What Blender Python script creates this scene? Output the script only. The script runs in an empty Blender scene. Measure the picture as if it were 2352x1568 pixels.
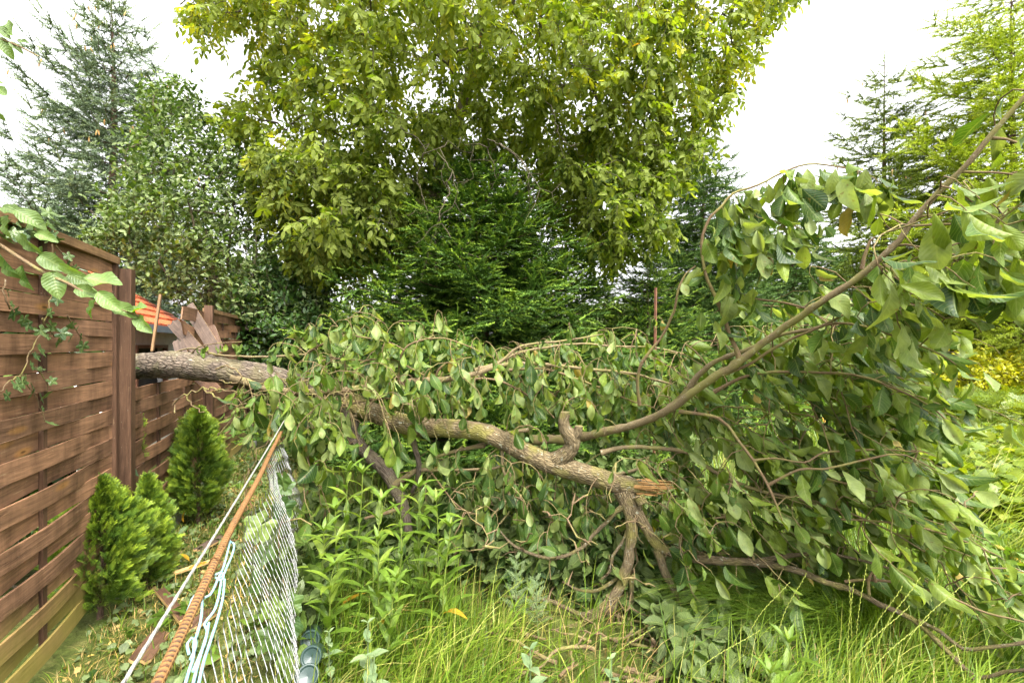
import bpy, math
import numpy as np
from mathutils import Vector, noise as mnoise

C = bpy.context.scene.collection
SC = bpy.context.scene
rng = np.random.default_rng(7)

# ------------------------------------------------------------------ camera
CAM_H, FPX, CX, HY = 1.42, 1045.0, 1176.0, 792.0      # eye height, focal length and centre in units of a 2352 px wide frame
cam = bpy.data.objects.new("camera", bpy.data.cameras.new("camera"))
C.objects.link(cam)
cam.location = (0, 0, CAM_H)
cam.rotation_euler = (math.radians(90), 0, 0)
cam.data.sensor_width = 36
cam.data.lens = 16.0
cam.data.shift_y = 0.0033
cam.data.clip_start = 0.02
cam.data.clip_end = 1000
SC.camera = cam

# ------------------------------------------------------------------ sky, sun, exposure
SUN_EL, SUN_AZ = 58.0, 150.0          # azimuth clockwise from +Y (view direction): behind the camera, to the right
w = bpy.data.worlds.new("World")
SC.world = w
w.use_nodes = True
wn, wl = w.node_tree.nodes, w.node_tree.links
bg = wn["Background"]
sky = wn.new("ShaderNodeTexSky")
sky.sky_type = 'NISHITA'
sky.sun_disc = False
sky.sun_elevation = math.radians(SUN_EL)
sky.sun_rotation = math.radians(SUN_AZ)
sky.air_density = 1.0
sky.dust_density = 6.0
sky.ozone_density = 1.0
hs = wn.new("ShaderNodeHueSaturation")
hs.inputs['Saturation'].default_value = 0.06
wl.new(sky.outputs[0], hs.inputs['Color'])
# thin cloud cover: soft large patches that are a little greyer
tc = wn.new("ShaderNodeTexCoord")
nz = wn.new("ShaderNodeTexNoise")
nz.inputs['Scale'].default_value = 2.2
nz.inputs['Detail'].default_value = 6
cr = wn.new("ShaderNodeMapRange")
cr.inputs['From Min'].default_value = 0.35
cr.inputs['From Max'].default_value = 0.7
cr.inputs['To Min'].default_value = 0.85
cr.inputs['To Max'].default_value = 1.25
wl.new(tc.outputs['Generated'], nz.inputs['Vector'])
wl.new(nz.outputs['Fac'], cr.inputs['Value'])
mx = wn.new("ShaderNodeVectorMath")
mx.operation = 'SCALE'
wl.new(hs.outputs[0], mx.inputs[0])
wl.new(cr.outputs[0], mx.inputs['Scale'])
wl.new(mx.outputs[0], bg.inputs['Color'])
bg.inputs['Strength'].default_value = 0.15

sl = bpy.data.lights.new("sun", 'SUN')
sl.energy = 1.15
sl.angle = math.radians(12)
sl.color = (1.0, 0.94, 0.80)
sun = bpy.data.objects.new("sun", sl)
C.objects.link(sun)
e, a = math.radians(SUN_EL), math.radians(SUN_AZ)
tosun = Vector((math.sin(a) * math.cos(e), math.cos(a) * math.cos(e), math.sin(e)))
sun.rotation_euler = tosun.to_track_quat('Z', 'Y').to_euler()

vs = SC.view_settings
vs.view_transform = 'Standard'
vs.look = 'None'
vs.gamma = 1
vs.exposure = 2.4
try:
    SC.cycles.max_bounces = 8
    SC.cycles.diffuse_bounces = 4
    SC.cycles.glossy_bounces = 2
    SC.cycles.transmission_bounces = 6
    SC.cycles.transparent_max_bounces = 6
    SC.cycles.use_denoising = True
except Exception:
    pass


# ------------------------------------------------------------------ helpers
def P(px, py, Y):
    return np.array(((px - CX) / FPX * Y, Y, CAM_H - (py - HY) / FPX * Y))


def unit(v):
    v = np.asarray(v, float)
    return v / np.maximum(np.linalg.norm(v, axis=-1, keepdims=True), 1e-9)


def U(a, b, n=None):
    return rng.uniform(a, b, n)


class Acc:
    """Collects geometry; build() links it as one mesh object."""
    def __init__(s):
        s.v, s.f3, s.f4, s.uv3, s.uv4, s.a, s.n = [], [], [], [], [], [], 0
        s.m3, s.m4 = [], []

    def add(s, v, f, uv=None, val=None, mat=0):
        v = np.asarray(v, float).reshape(-1, 3)
        f = np.asarray(f, int)
        uvp = np.zeros((len(v), 2)) if uv is None else np.asarray(uv, float)
        val = np.full(len(v), 0.5) if val is None else np.broadcast_to(np.asarray(val, float), (len(v),))
        s.v.append(v)
        s.a.append(val)
        if f.shape[1] == 4:
            s.f4.append(f + s.n)
            s.uv4.append(uvp[f])
            s.m4.append(np.full(len(f), mat))
        else:
            s.f3.append(f + s.n)
            s.uv3.append(uvp[f])
            s.m3.append(np.full(len(f), mat))
        s.n += len(v)

    def build(s, name, mats, parent=None, smooth=True, loc=None):
        if not isinstance(mats, (list, tuple)):
            mats = [mats]
        me = bpy.data.meshes.new(name)
        v = np.concatenate(s.v)
        if loc is not None:
            v = v - np.asarray(loc)
        f4 = np.concatenate(s.f4) if s.f4 else np.zeros((0, 4), int)
        f3 = np.concatenate(s.f3) if s.f3 else np.zeros((0, 3), int)
        idx = np.concatenate((f4.ravel(), f3.ravel())).astype(np.int32)
        k4, k3 = len(f4), len(f3)
        starts = np.concatenate((np.arange(k4) * 4, k4 * 4 + np.arange(k3) * 3)).astype(np.int32)
        me.vertices.add(len(v))
        me.vertices.foreach_set('co', v.astype(np.float32).ravel())
        me.loops.add(len(idx))
        me.loops.foreach_set('vertex_index', idx)
        me.polygons.add(k4 + k3)
        me.polygons.foreach_set('loop_start', starts)
        uv = np.concatenate([np.concatenate(s.uv4).reshape(-1, 2) if s.uv4 else np.zeros((0, 2)),
                             np.concatenate(s.uv3).reshape(-1, 2) if s.uv3 else np.zeros((0, 2))])
        mi = np.concatenate([np.concatenate(s.m4) if s.m4 else np.zeros(0), np.concatenate(s.m3) if s.m3 else np.zeros(0)])
        me.polygons.foreach_set('material_index', mi.astype(np.int32))
        me.polygons.foreach_set('use_smooth', np.full(k4 + k3, smooth))
        me.update(calc_edges=True)
        ul = me.uv_layers.new(name='UVMap')
        ul.data.foreach_set('uv', uv.astype(np.float32).ravel())
        at = me.attributes.new('v', 'FLOAT', 'POINT')
        at.data.foreach_set('value', np.concatenate(s.a).astype(np.float32))
        for m in mats:
            me.materials.append(m)
        o = bpy.data.objects.new(name, me)
        C.objects.link(o)
        if parent is not None:
            o.parent = parent
        if loc is not None:
            o.location = loc
        return o


def tag(o, label=None, cat=None, group=None, kind=None):
    if label:
        o['label'] = label
    if cat:
        o['category'] = cat
    if group:
        o['group'] = group
    if kind:
        o['kind'] = kind
    return o


def empty(name, loc, label, cat, group=None):
    o = bpy.data.objects.new(name, None)
    C.objects.link(o)
    o.location = tuple(float(x) for x in loc)
    o.empty_display_size = 0.1
    return tag(o, label, cat, group)


def sub(acc, name, mats, root, smooth=True):
    """Build acc (world coordinates) as a child of root."""
    base = np.zeros(3)
    r = root
    while r is not None:
        base += np.array(r.location)
        r = r.parent
    if acc.n == 0:
        return None
    o = acc.build(name, mats, root, smooth)
    o.location = tuple(-base)
    return o


def smoothline(pts, step):
    """Catmull-Rom through the rows of pts (any number of columns), about one point per step metres."""
    p = np.asarray(pts, float)
    if len(p) < 3:
        n = max(2, int(np.linalg.norm(p[1, :3] - p[0, :3]) / step) + 1)
        t = np.linspace(0, 1, n)[:, None]
        return p[0] * (1 - t) + p[1] * t
    q = np.vstack((2 * p[0] - p[1], p, 2 * p[-1] - p[-2]))
    out = []
    for i in range(1, len(q) - 2):
        L = np.linalg.norm(q[i + 1, :3] - q[i, :3])
        n = max(1, int(L / step))
        t = np.linspace(0, 1, n, endpoint=False)[:, None]
        a, b, c, d = q[i - 1], q[i], q[i + 1], q[i + 2]
        out.append(0.5 * (2 * b + (c - a) * t + (2 * a - 5 * b + 4 * c - d) * t ** 2 + (3 * b - a - 3 * c + d) * t ** 3))
    out.append(p[-1:])
    return np.vstack(out)


def tube(acc, pts, rad, sides=6, val=0.5, cap=True, bump=0.0, bscale=20.0, mat=0, vscale=1.0):
    pts = np.asarray(pts, float)
    n = len(pts)
    rad = np.broadcast_to(np.asarray(rad, float), (n,))
    d = unit(np.gradient(pts, axis=0))
    ref = np.array((0., 0, 1)) if abs(d[0][2]) < 0.9 else np.array((1., 0, 0))
    u = np.zeros((n, 3))
    x = unit(np.cross(ref, d[0]))
    for i in range(n):
        x = x - d[i] * np.dot(x, d[i])
        x = x / max(np.linalg.norm(x), 1e-9)
        u[i] = x
    vv = np.cross(d, u)
    th = np.linspace(0, 2 * np.pi, sides, endpoint=False)
    ring = np.cos(th)[None, :, None] * u[:, None] + np.sin(th)[None, :, None] * vv[:, None]
    R = np.repeat(rad[:, None], sides, 1)
    if bump > 0:
        L = np.concatenate(([0], np.cumsum(np.linalg.norm(np.diff(pts, axis=0), axis=1))))
        for i in range(n):
            for k in range(sides):
                c = Vector((math.cos(th[k]) * 1.2, math.sin(th[k]) * 1.2, L[i] * 4.0))
                c2 = Vector((math.cos(th[k]) * rad[0] * bscale, math.sin(th[k]) * rad[0] * bscale, L[i] * bscale * 0.35))
                R[i, k] *= 1 + bump * (0.8 * mnoise.noise(c) + 0.9 * mnoise.noise(c2 * 1.5) + 0.5 * mnoise.noise(c2 * 3.7))
    V = pts[:, None] + ring * R[:, :, None]
    L = np.concatenate(([0], np.cumsum(np.linalg.norm(np.diff(pts, axis=0), axis=1)))) * vscale
    V = V.reshape(-1, 3)
    uv = np.stack((np.repeat(L, sides), np.tile(th / (2 * np.pi), n)), 1)
    i, k = np.meshgrid(np.arange(n - 1), np.arange(sides), indexing='ij')
    k2 = (k + 1) % sides
    f = np.stack((i * sides + k, i * sides + k2, (i + 1) * sides + k2, (i + 1) * sides + k), -1).reshape(-1, 4)
    acc.add(V, f, uv, val, mat)
    if cap:
        for end, sgn in ((0, -1), (n - 1, 1)):
            c = pts[end]
            ringv = V[end * sides:(end + 1) * sides]
            vv2 = np.vstack((ringv, c[None]))
            kk = np.arange(sides)
            ff = np.stack((kk, (kk + 1) % sides, np.full(sides, sides)), 1)
            if sgn < 0:
                ff = ff[:, ::-1]
            acc.add(vv2, ff, np.zeros((sides + 1, 2)), val, mat)


def box(acc, o, ax, ay, az, val=0.5, mat=0, uvo=0.0):
    """Box with corner-centred origin o and full edge vectors ax, ay, az (centre = o)."""
    o, ax, ay, az = (np.asarray(q, float) for q in (o, ax, ay, az))
    for n_, a_, b_ in ((az, ax, ay), (ax, ay, az), (ay, az, ax)):
        for s in (1, -1):
            c = o + n_ * 0.5 * s
            v = np.array([c - a_ / 2 - b_ / 2, c + a_ / 2 - b_ / 2, c + a_ / 2 + b_ / 2, c - a_ / 2 + b_ / 2])
            la, lb = np.linalg.norm(a_), np.linalg.norm(b_)
            if la >= lb:
                uv = np.array([(0, 0), (la, 0), (la, lb), (0, lb)]) + (uvo, uvo * 3.1)
            else:
                uv = np.array([(0, 0), (0, la), (lb, la), (lb, 0)]) + (uvo, uvo * 3.1)
            acc.add(v, [[0, 1, 2, 3]] if s > 0 else [[3, 2, 1, 0]], uv, val, mat)


# ---- templates: verts in (along, side, normal), faces, uv; placed by inst()
def leaf_template(prof, rows, cols=2, curl=0.0, fold=0.2, wave=0.0, petiole=0.0, pw=0.02, tipdroop=0.0):
    """prof(u) = half width for a leaf of length 1."""
    us = np.asarray(rows, float)
    half = np.array([prof(x) for x in us])
    cs = np.linspace(-1, 1, cols + 1)
    V, UV = [], []
    if petiole > 0:
        V += [(-petiole, c * pw, 0) for c in cs]
        UV += [(-0.05, c * 0.02) for c in cs]
    for u_, h in zip(us, half):
        z0 = -curl * u_ ** 2 + tipdroop * max(0, u_ - 0.7) ** 2
        for c in cs:
            z = z0 + fold * h * abs(c) + wave * h * math.sin(u_ * 11 + (1.4 if c > 0 else 0)) * abs(c)
            V.append((u_ * (1 - 0.25 * abs(curl) * u_), c * h, z))
            UV.append((u_, c))
    nr = len(us) + (1 if petiole > 0 else 0)
    m = cols + 1
    F = [(i * m + j, i * m + j + 1, (i + 1) * m + j + 1, (i + 1) * m + j) for i in range(nr - 1) for j in range(cols)]
    return np.array(V, float), np.array(F, int), np.array(UV, float)


def ovate(wd, peak=0.42, sharp=0.8):
    k = math.log(0.5) / math.log(peak)

    def f(u_):
        u_ = min(max(u_, 0.0), 1.0)
        return wd * max(math.sin(math.pi * u_ ** k), 0.0) ** sharp + 0.003
    return f


def merge_t(parts):
    V, F, W, n = [], [], [], 0
    for v, f, uv in parts:
        V.append(v)
        F.append(f + n)
        W.append(uv)
        n += len(v)
    return np.vstack(V), np.vstack(F), np.vstack(W)


def xf(t, pos=(0, 0, 0), d=(1, 0, 0), nrm=(0, 0, 1), s=1.0):
    v, f, uv = t
    d = unit(np.array(d, float))
    n = np.array(nrm, float)
    n = unit(n - d * np.dot(n, d))
    sd = np.cross(n, d)
    return (np.asarray(pos) + s * (v[:, :1] * d + v[:, 1:2] * sd + v[:, 2:3] * n), f, uv)


def inst(acc, temps, pos, dirs, norms, size, val=None, mat=0, wscale=None, vgrad=0.0):
    """Place random templates at many positions (vectorised)."""
    pos = np.asarray(pos, float).reshape(-1, 3)
    N = len(pos)
    if N == 0:
        return
    d = unit(np.broadcast_to(np.asarray(dirs, float), (N, 3)))
    n = np.broadcast_to(np.asarray(norms, float), (N, 3))
    n = n - d * np.sum(n * d, 1, keepdims=True)
    bad = np.linalg.norm(n, axis=1) < 1e-4
    if bad.any():
        n = n.copy()
        n[bad] = np.cross(d[bad], (0.3, 0.5, 0.8))
    n = unit(n)
    sd = np.cross(n, d)
    size = np.broadcast_to(np.asarray(size, float), (N,))
    ws = np.ones(N) if wscale is None else np.broadcast_to(np.asarray(wscale, float), (N,))
    val = U(0, 1, N) if val is None else np.broadcast_to(np.asarray(val, float), (N,))
    which = rng.integers(0, len(temps), N)
    for k, (tv, tf, tuv) in enumerate(temps):
        s = np.where(which == k)[0]
        if len(s) == 0:
            continue
        V = pos[s, None] + size[s, None, None] * (tv[None, :, :1] * d[s, None] + (tv[None, :, 1:2] * ws[s, None, None]) * sd[s, None] + tv[None, :, 2:3] * n[s, None])
        m = len(tv)
        F = (tf[None] + (np.arange(len(s)) * m)[:, None, None]).reshape(-1, tf.shape[1])
        acc.add(V.reshape(-1, 3), F, np.tile(tuv, (len(s), 1)), np.clip(np.repeat(val[s], m) + vgrad * np.tile(tv[:, 0] - .5, len(s)), 0, 1) if vgrad else np.repeat(val[s], m), mat)


def randdir(n):
    return unit(rng.normal(size=(n, 3)))


def inpoly(poly, x, y):
    poly = np.asarray(poly, float)
    ins = np.zeros(len(x), bool)
    j = len(poly) - 1
    for i in range(len(poly)):
        xi, yi = poly[i]
        xj, yj = poly[j]
        with np.errstate(divide='ignore', invalid='ignore'):
            c = ((yi > y) != (yj > y)) & (x < (xj - xi) * (y - yi) / (yj - yi + 1e-12) + xi)
        ins ^= c
        j = i
    return ins


def polydist(poly, x, y):
    poly = np.asarray(poly, float)
    best = np.full(len(x), 1e9)
    pt = np.stack((x, y), 1)
    for i in range(len(poly)):
        a_, b_ = poly[i - 1], poly[i]
        ab = b_ - a_
        t = np.clip(((pt - a_) @ ab) / (ab @ ab + 1e-9), 0, 1)
        best = np.minimum(best, np.linalg.norm(pt - a_ - t[:, None] * ab, axis=1))
    return best


def polyfill(poly, n, Yc, thick, surf=0.6):
    """n points in the volume whose outline seen from the camera is poly, thickest where it is widest."""
    poly = np.asarray(poly, float)
    lo, hi = poly.min(0), poly.max(0)
    xs, ys = [], []
    while sum(map(len, xs)) < n:
        x, y = U(lo[0], hi[0], n * 2), U(lo[1], hi[1], n * 2)
        m = inpoly(poly, x, y)
        xs.append(x[m])
        ys.append(y[m])
    x, y = np.concatenate(xs)[:n], np.concatenate(ys)[:n]
    dd = polydist(poly, x, y)
    t = np.sqrt(np.clip(dd / max(dd.max(), 1), 0, 1))
    q = U(-1, 1, n)
    Y = Yc + np.sign(q) * np.abs(q) ** surf * thick * t
    return np.stack(((x - CX) / FPX * Y, Y, CAM_H - (y - HY) / FPX * Y), 1), x, y


class Skel:
    def __init__(s):
        s.p = np.zeros((0, 3))

    def add(s, pts):
        s.p = np.vstack((s.p, pts))

    def near(s, q, pull=None):
        d = np.linalg.norm(s.p - q, axis=1)
        if pull is not None:
            d = d + pull
        return s.p[int(np.argmin(d))]

    def branch(s, q, sag=0.1, step=0.12, jit=0.05):
        a_ = s.near(q)
        L = np.linalg.norm(q - a_)
        n = max(3, int(L / step) + 1)
        t = np.linspace(0, 1, n)[:, None]
        pl = a_ * (1 - t) + q * t
        pl[:, 2] += sag * L * np.sin(np.pi * t[:, 0])
        j = rng.normal(size=(n, 3)) * jit * L
        j[0] = j[-1] = 0
        j *= np.sin(np.pi * t)
        pl = pl + j
        s.add(pl[1:])
        return pl


def gz(x, y):
    x, y = np.asarray(x, float), np.asarray(y, float)
    r = np.sqrt(x * x + y * y)
    b = 0.03 * np.sin(x * 1.7 + 0.6) * np.cos(y * 1.3) + 0.02 * np.sin(x * 3.9 + y * 2.7) + 0.010 * np.sin(7.1 * x - 5.3 * y)
    strip = -0.07 / (1 + np.exp(np.clip((x + 0.32 + 0.42 * y) * 6, -50, 50)))
    return b * np.minimum(1, 8 / (r + 1)) + strip


# ------------------------------------------------------------------ materials
def newmat(name):
    m = bpy.data.materials.new(name)
    m.use_nodes = True
    nt = m.node_tree
    nt.nodes.clear()
    out = nt.nodes.new("ShaderNodeOutputMaterial")
    return m, nt, out


def nd(nt, typ, ins=None, **kw):
    n = nt.nodes.new(typ)
    for k, v in kw.items():
        setattr(n, k, v)
    for k, v in (ins or {}).items():
        if hasattr(v, 'is_output'):
            nt.links.new(v, n.inputs[k])
        else:
            n.inputs[k].default_value = v
    return n


def ramp(nt, fac, stops):
    r = nt.nodes.new("ShaderNodeValToRGB")
    el = r.color_ramp.elements
    while len(el) < len(stops):
        el.new(0.5)
    for e_, (p_, c_) in zip(el, stops):
        e_.position = p_
        e_.color = (*c_, 1)
    nt.links.new(fac, r.inputs[0])
    return r.outputs[0]


def mixc(nt, fac, a_, b_, mode='MIX'):
    m = nt.nodes.new("ShaderNodeMix")
    m.data_type = 'RGBA'
    m.blend_type = mode
    for sock, v in ((m.inputs[0], fac), (m.inputs[6], a_), (m.inputs[7], b_)):
        if hasattr(v, 'is_output'):
            nt.links.new(v, sock)
        elif isinstance(v, (int, float)):
            sock.default_value = v
        else:
            sock.default_value = (*v, 1)
    return m.outputs[2]


def math_(nt, op, a_, b_=None):
    m = nt.nodes.new("ShaderNodeMath")
    m.operation = op
    for i, v in enumerate((a_, b_)):
        if v is None:
            continue
        if hasattr(v, 'is_output'):
            nt.links.new(v, m.inputs[i])
        else:
            m.inputs[i].default_value = v
    return m.outputs[0]


def leafmat(name, stops, under=None, trans=0.35, tcol=(1.25, 1.35, 0.5), rough=0.42, veins=0.0, nveins=9.0, spec=0.4, spots=0.0):
    m, nt, out = newmat(name)
    at = nd(nt, "ShaderNodeAttribute", attribute_name='v')
    col = ramp(nt, at.outputs['Fac'], stops)
    geo = nd(nt, "ShaderNodeNewGeometry")
    if under is not None:
        ucol = mixc(nt, at.outputs['Fac'], tuple(c * 0.75 for c in under), tuple(min(1, c * 1.25) for c in under))
        col = mixc(nt, geo.outputs['Backfacing'], col, ucol)
    tco = nd(nt, "ShaderNodeTexCoord")
    nz_ = nd(nt, "ShaderNodeTexNoise", {'Vector': tco.outputs['Object'], 'Scale': 35.0, 'Detail': 3.0})
    col = mixc(nt, 0.55, col, mixc(nt, 1.0, col, ramp(nt, nz_.outputs['Fac'], [(0.3, (0.55, 0.6, 0.6)), (0.7, (1.35, 1.3, 1.2))]), 'MULTIPLY'))
    bump = None
    if veins > 0:
        uvn = nd(nt, "ShaderNodeUVMap", uv_map='UVMap')
        sx = nd(nt, "ShaderNodeSeparateXYZ", {0: uvn.outputs[0]})
        av = math_(nt, 'ABSOLUTE', sx.outputs[1])
        mid = nd(nt, "ShaderNodeMapRange", {'Value': av, 'From Min': 0.03, 'From Max': 0.10, 'To Min': 1.0, 'To Max': 0.0}).outputs[0]
        lat = math_(nt, 'SUBTRACT', sx.outputs[0], math_(nt, 'MULTIPLY', math_(nt, 'POWER', av, 1.15), 0.26))
        fr = math_(nt, 'ABSOLUTE', math_(nt, 'SUBTRACT', math_(nt, 'FRACT', math_(nt, 'MULTIPLY', lat, nveins)), 0.5))
        ln = nd(nt, "ShaderNodeMapRange", {'Value': fr, 'From Min': 0.0, 'From Max': 0.13, 'To Min': 0.7, 'To Max': 0.0}).outputs[0]
        vv = math_(nt, 'MAXIMUM', mid, ln)
        pale = mixc(nt, 0.6, col, (0.30, 0.34, 0.12))
        col = mixc(nt, math_(nt, 'MULTIPLY', vv, veins), col, pale)
        fine = nd(nt, "ShaderNodeTexVoronoi", {'Vector': uvn.outputs[0], 'Scale': 22.0}, feature='DISTANCE_TO_EDGE')
        hgt = math_(nt, 'ADD', math_(nt, 'MULTIPLY', fr, 1.6), math_(nt, 'MULTIPLY', fine.outputs[0], 0.5))
        bump = nd(nt, "ShaderNodeBump", {'Height': hgt, 'Strength': 0.3, 'Distance': 0.003})
    if spots > 0:
        sp = nd(nt, "ShaderNodeTexNoise", {'Vector': tco.outputs['Object'], 'Scale': 60.0, 'Detail': 2.0})
        sf = nd(nt, "ShaderNodeMapRange", {'Value': sp.outputs['Fac'], 'From Min': 0.66, 'From Max': 0.72, 'To Min': 0.0, 'To Max': spots}).outputs[0]
        col = mixc(nt, sf, col, (0.16, 0.10, 0.03))
    bs = nd(nt, "ShaderNodeBsdfPrincipled", {'Base Color': col, 'Roughness': rough, 'Specular IOR Level': spec})
    tr = nd(nt, "ShaderNodeBsdfTranslucent", {'Color': mixc(nt, 1.0, col, tcol, 'MULTIPLY')})
    if bump is not None:
        nt.links.new(bump.outputs[0], bs.inputs['Normal'])
    mi = nd(nt, "ShaderNodeMixShader", {0: trans, 1: bs.outputs[0], 2: tr.outputs[0]})
    nt.links.new(mi.outputs[0], out.inputs[0])
    return m


def barkmat(name, dark, light, moss=None, lich=0.0, scale=1.0, bump=0.6, stretch=5.0, rough=0.9, along=6.0, cells=4.2):
    """UV: u metres along, v around 0..1"""
    m, nt, out = newmat(name)
    tco = nd(nt, "ShaderNodeTexCoord")
    uvn = nd(nt, "ShaderNodeUVMap", uv_map='UVMap')
    # furrows: object-space noise warped; stretched along the stem through the uv u axis
    sx = nd(nt, "ShaderNodeSeparateXYZ", {0: uvn.outputs[0]})
    ang = math_(nt, 'MULTIPLY', sx.outputs[1], 2 * math.pi)
    cv = nd(nt, "ShaderNodeCombineXYZ", {0: math_(nt, 'COSINE', ang), 1: math_(nt, 'SINE', ang), 2: math_(nt, 'MULTIPLY', sx.outputs[0], along)})
    n1 = nd(nt, "ShaderNodeTexNoise", {'Vector': cv.outputs[0], 'Scale': 3.2, 'Detail': 8.0, 'Roughness': 0.65, 'Distortion': 0.6})
    wv = mixc(nt, 0.10, cv.outputs[0], nd(nt, "ShaderNodeTexNoise", {'Vector': cv.outputs[0], 'Scale': 2.0, 'Detail': 4.0}).outputs['Color'], 'ADD')
    v1 = nd(nt, "ShaderNodeTexVoronoi", {'Vector': wv, 'Scale': cells, 'Randomness': 1.0}, feature='DISTANCE_TO_EDGE')
    ed = nd(nt, "ShaderNodeMapRange", {'Value': v1.outputs['Distance'], 'From Min': 0.0, 'From Max': 0.22, 'To Min': 0.0, 'To Max': 1.0}).outputs[0]
    h = math_(nt, 'MULTIPLY', math_(nt, 'ADD', math_(nt, 'MULTIPLY', ed, 0.55), 0.45), n1.outputs['Fac'])
    col = ramp(nt, h, [(0.10, dark), (0.30, tuple((x + y) / 2.4 for x, y in zip(dark, light))), (0.62, light)])
    big = nd(nt, "ShaderNodeTexNoise", {'Vector': tco.outputs['Object'], 'Scale': 7.0 * scale, 'Detail': 4.0})
    if moss is not None:
        mf = nd(nt, "ShaderNodeMapRange", {'Value': big.outputs['Fac'], 'From Min': 0.46, 'From Max': 0.62, 'To Min': 0.0, 'To Max': 0.8}).outputs[0]
        col = mixc(nt, mf, col, moss)
    if lich > 0:
        li = nd(nt, "ShaderNodeTexNoise", {'Vector': tco.outputs['Object'], 'Scale': 38.0 * scale, 'Detail': 5.0, 'Roughness': 0.7})
        lf = nd(nt, "ShaderNodeMapRange", {'Value': li.outputs['Fac'], 'From Min': 0.60, 'From Max': 0.66, 'To Min': 0.0, 'To Max': lich}).outputs[0]
        col = mixc(nt, lf, col, (0.42, 0.42, 0.33))
    bs = nd(nt, "ShaderNodeBsdfPrincipled", {'Base Color': col, 'Roughness': rough, 'Specular IOR Level': 0.2})
    b = nd(nt, "ShaderNodeBump", {'Height': h, 'Strength': bump, 'Distance': 0.02})
    nt.links.new(b.outputs[0], bs.inputs['Normal'])
    nt.links.new(bs.outputs[0], out.inputs[0])
    return m


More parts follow.
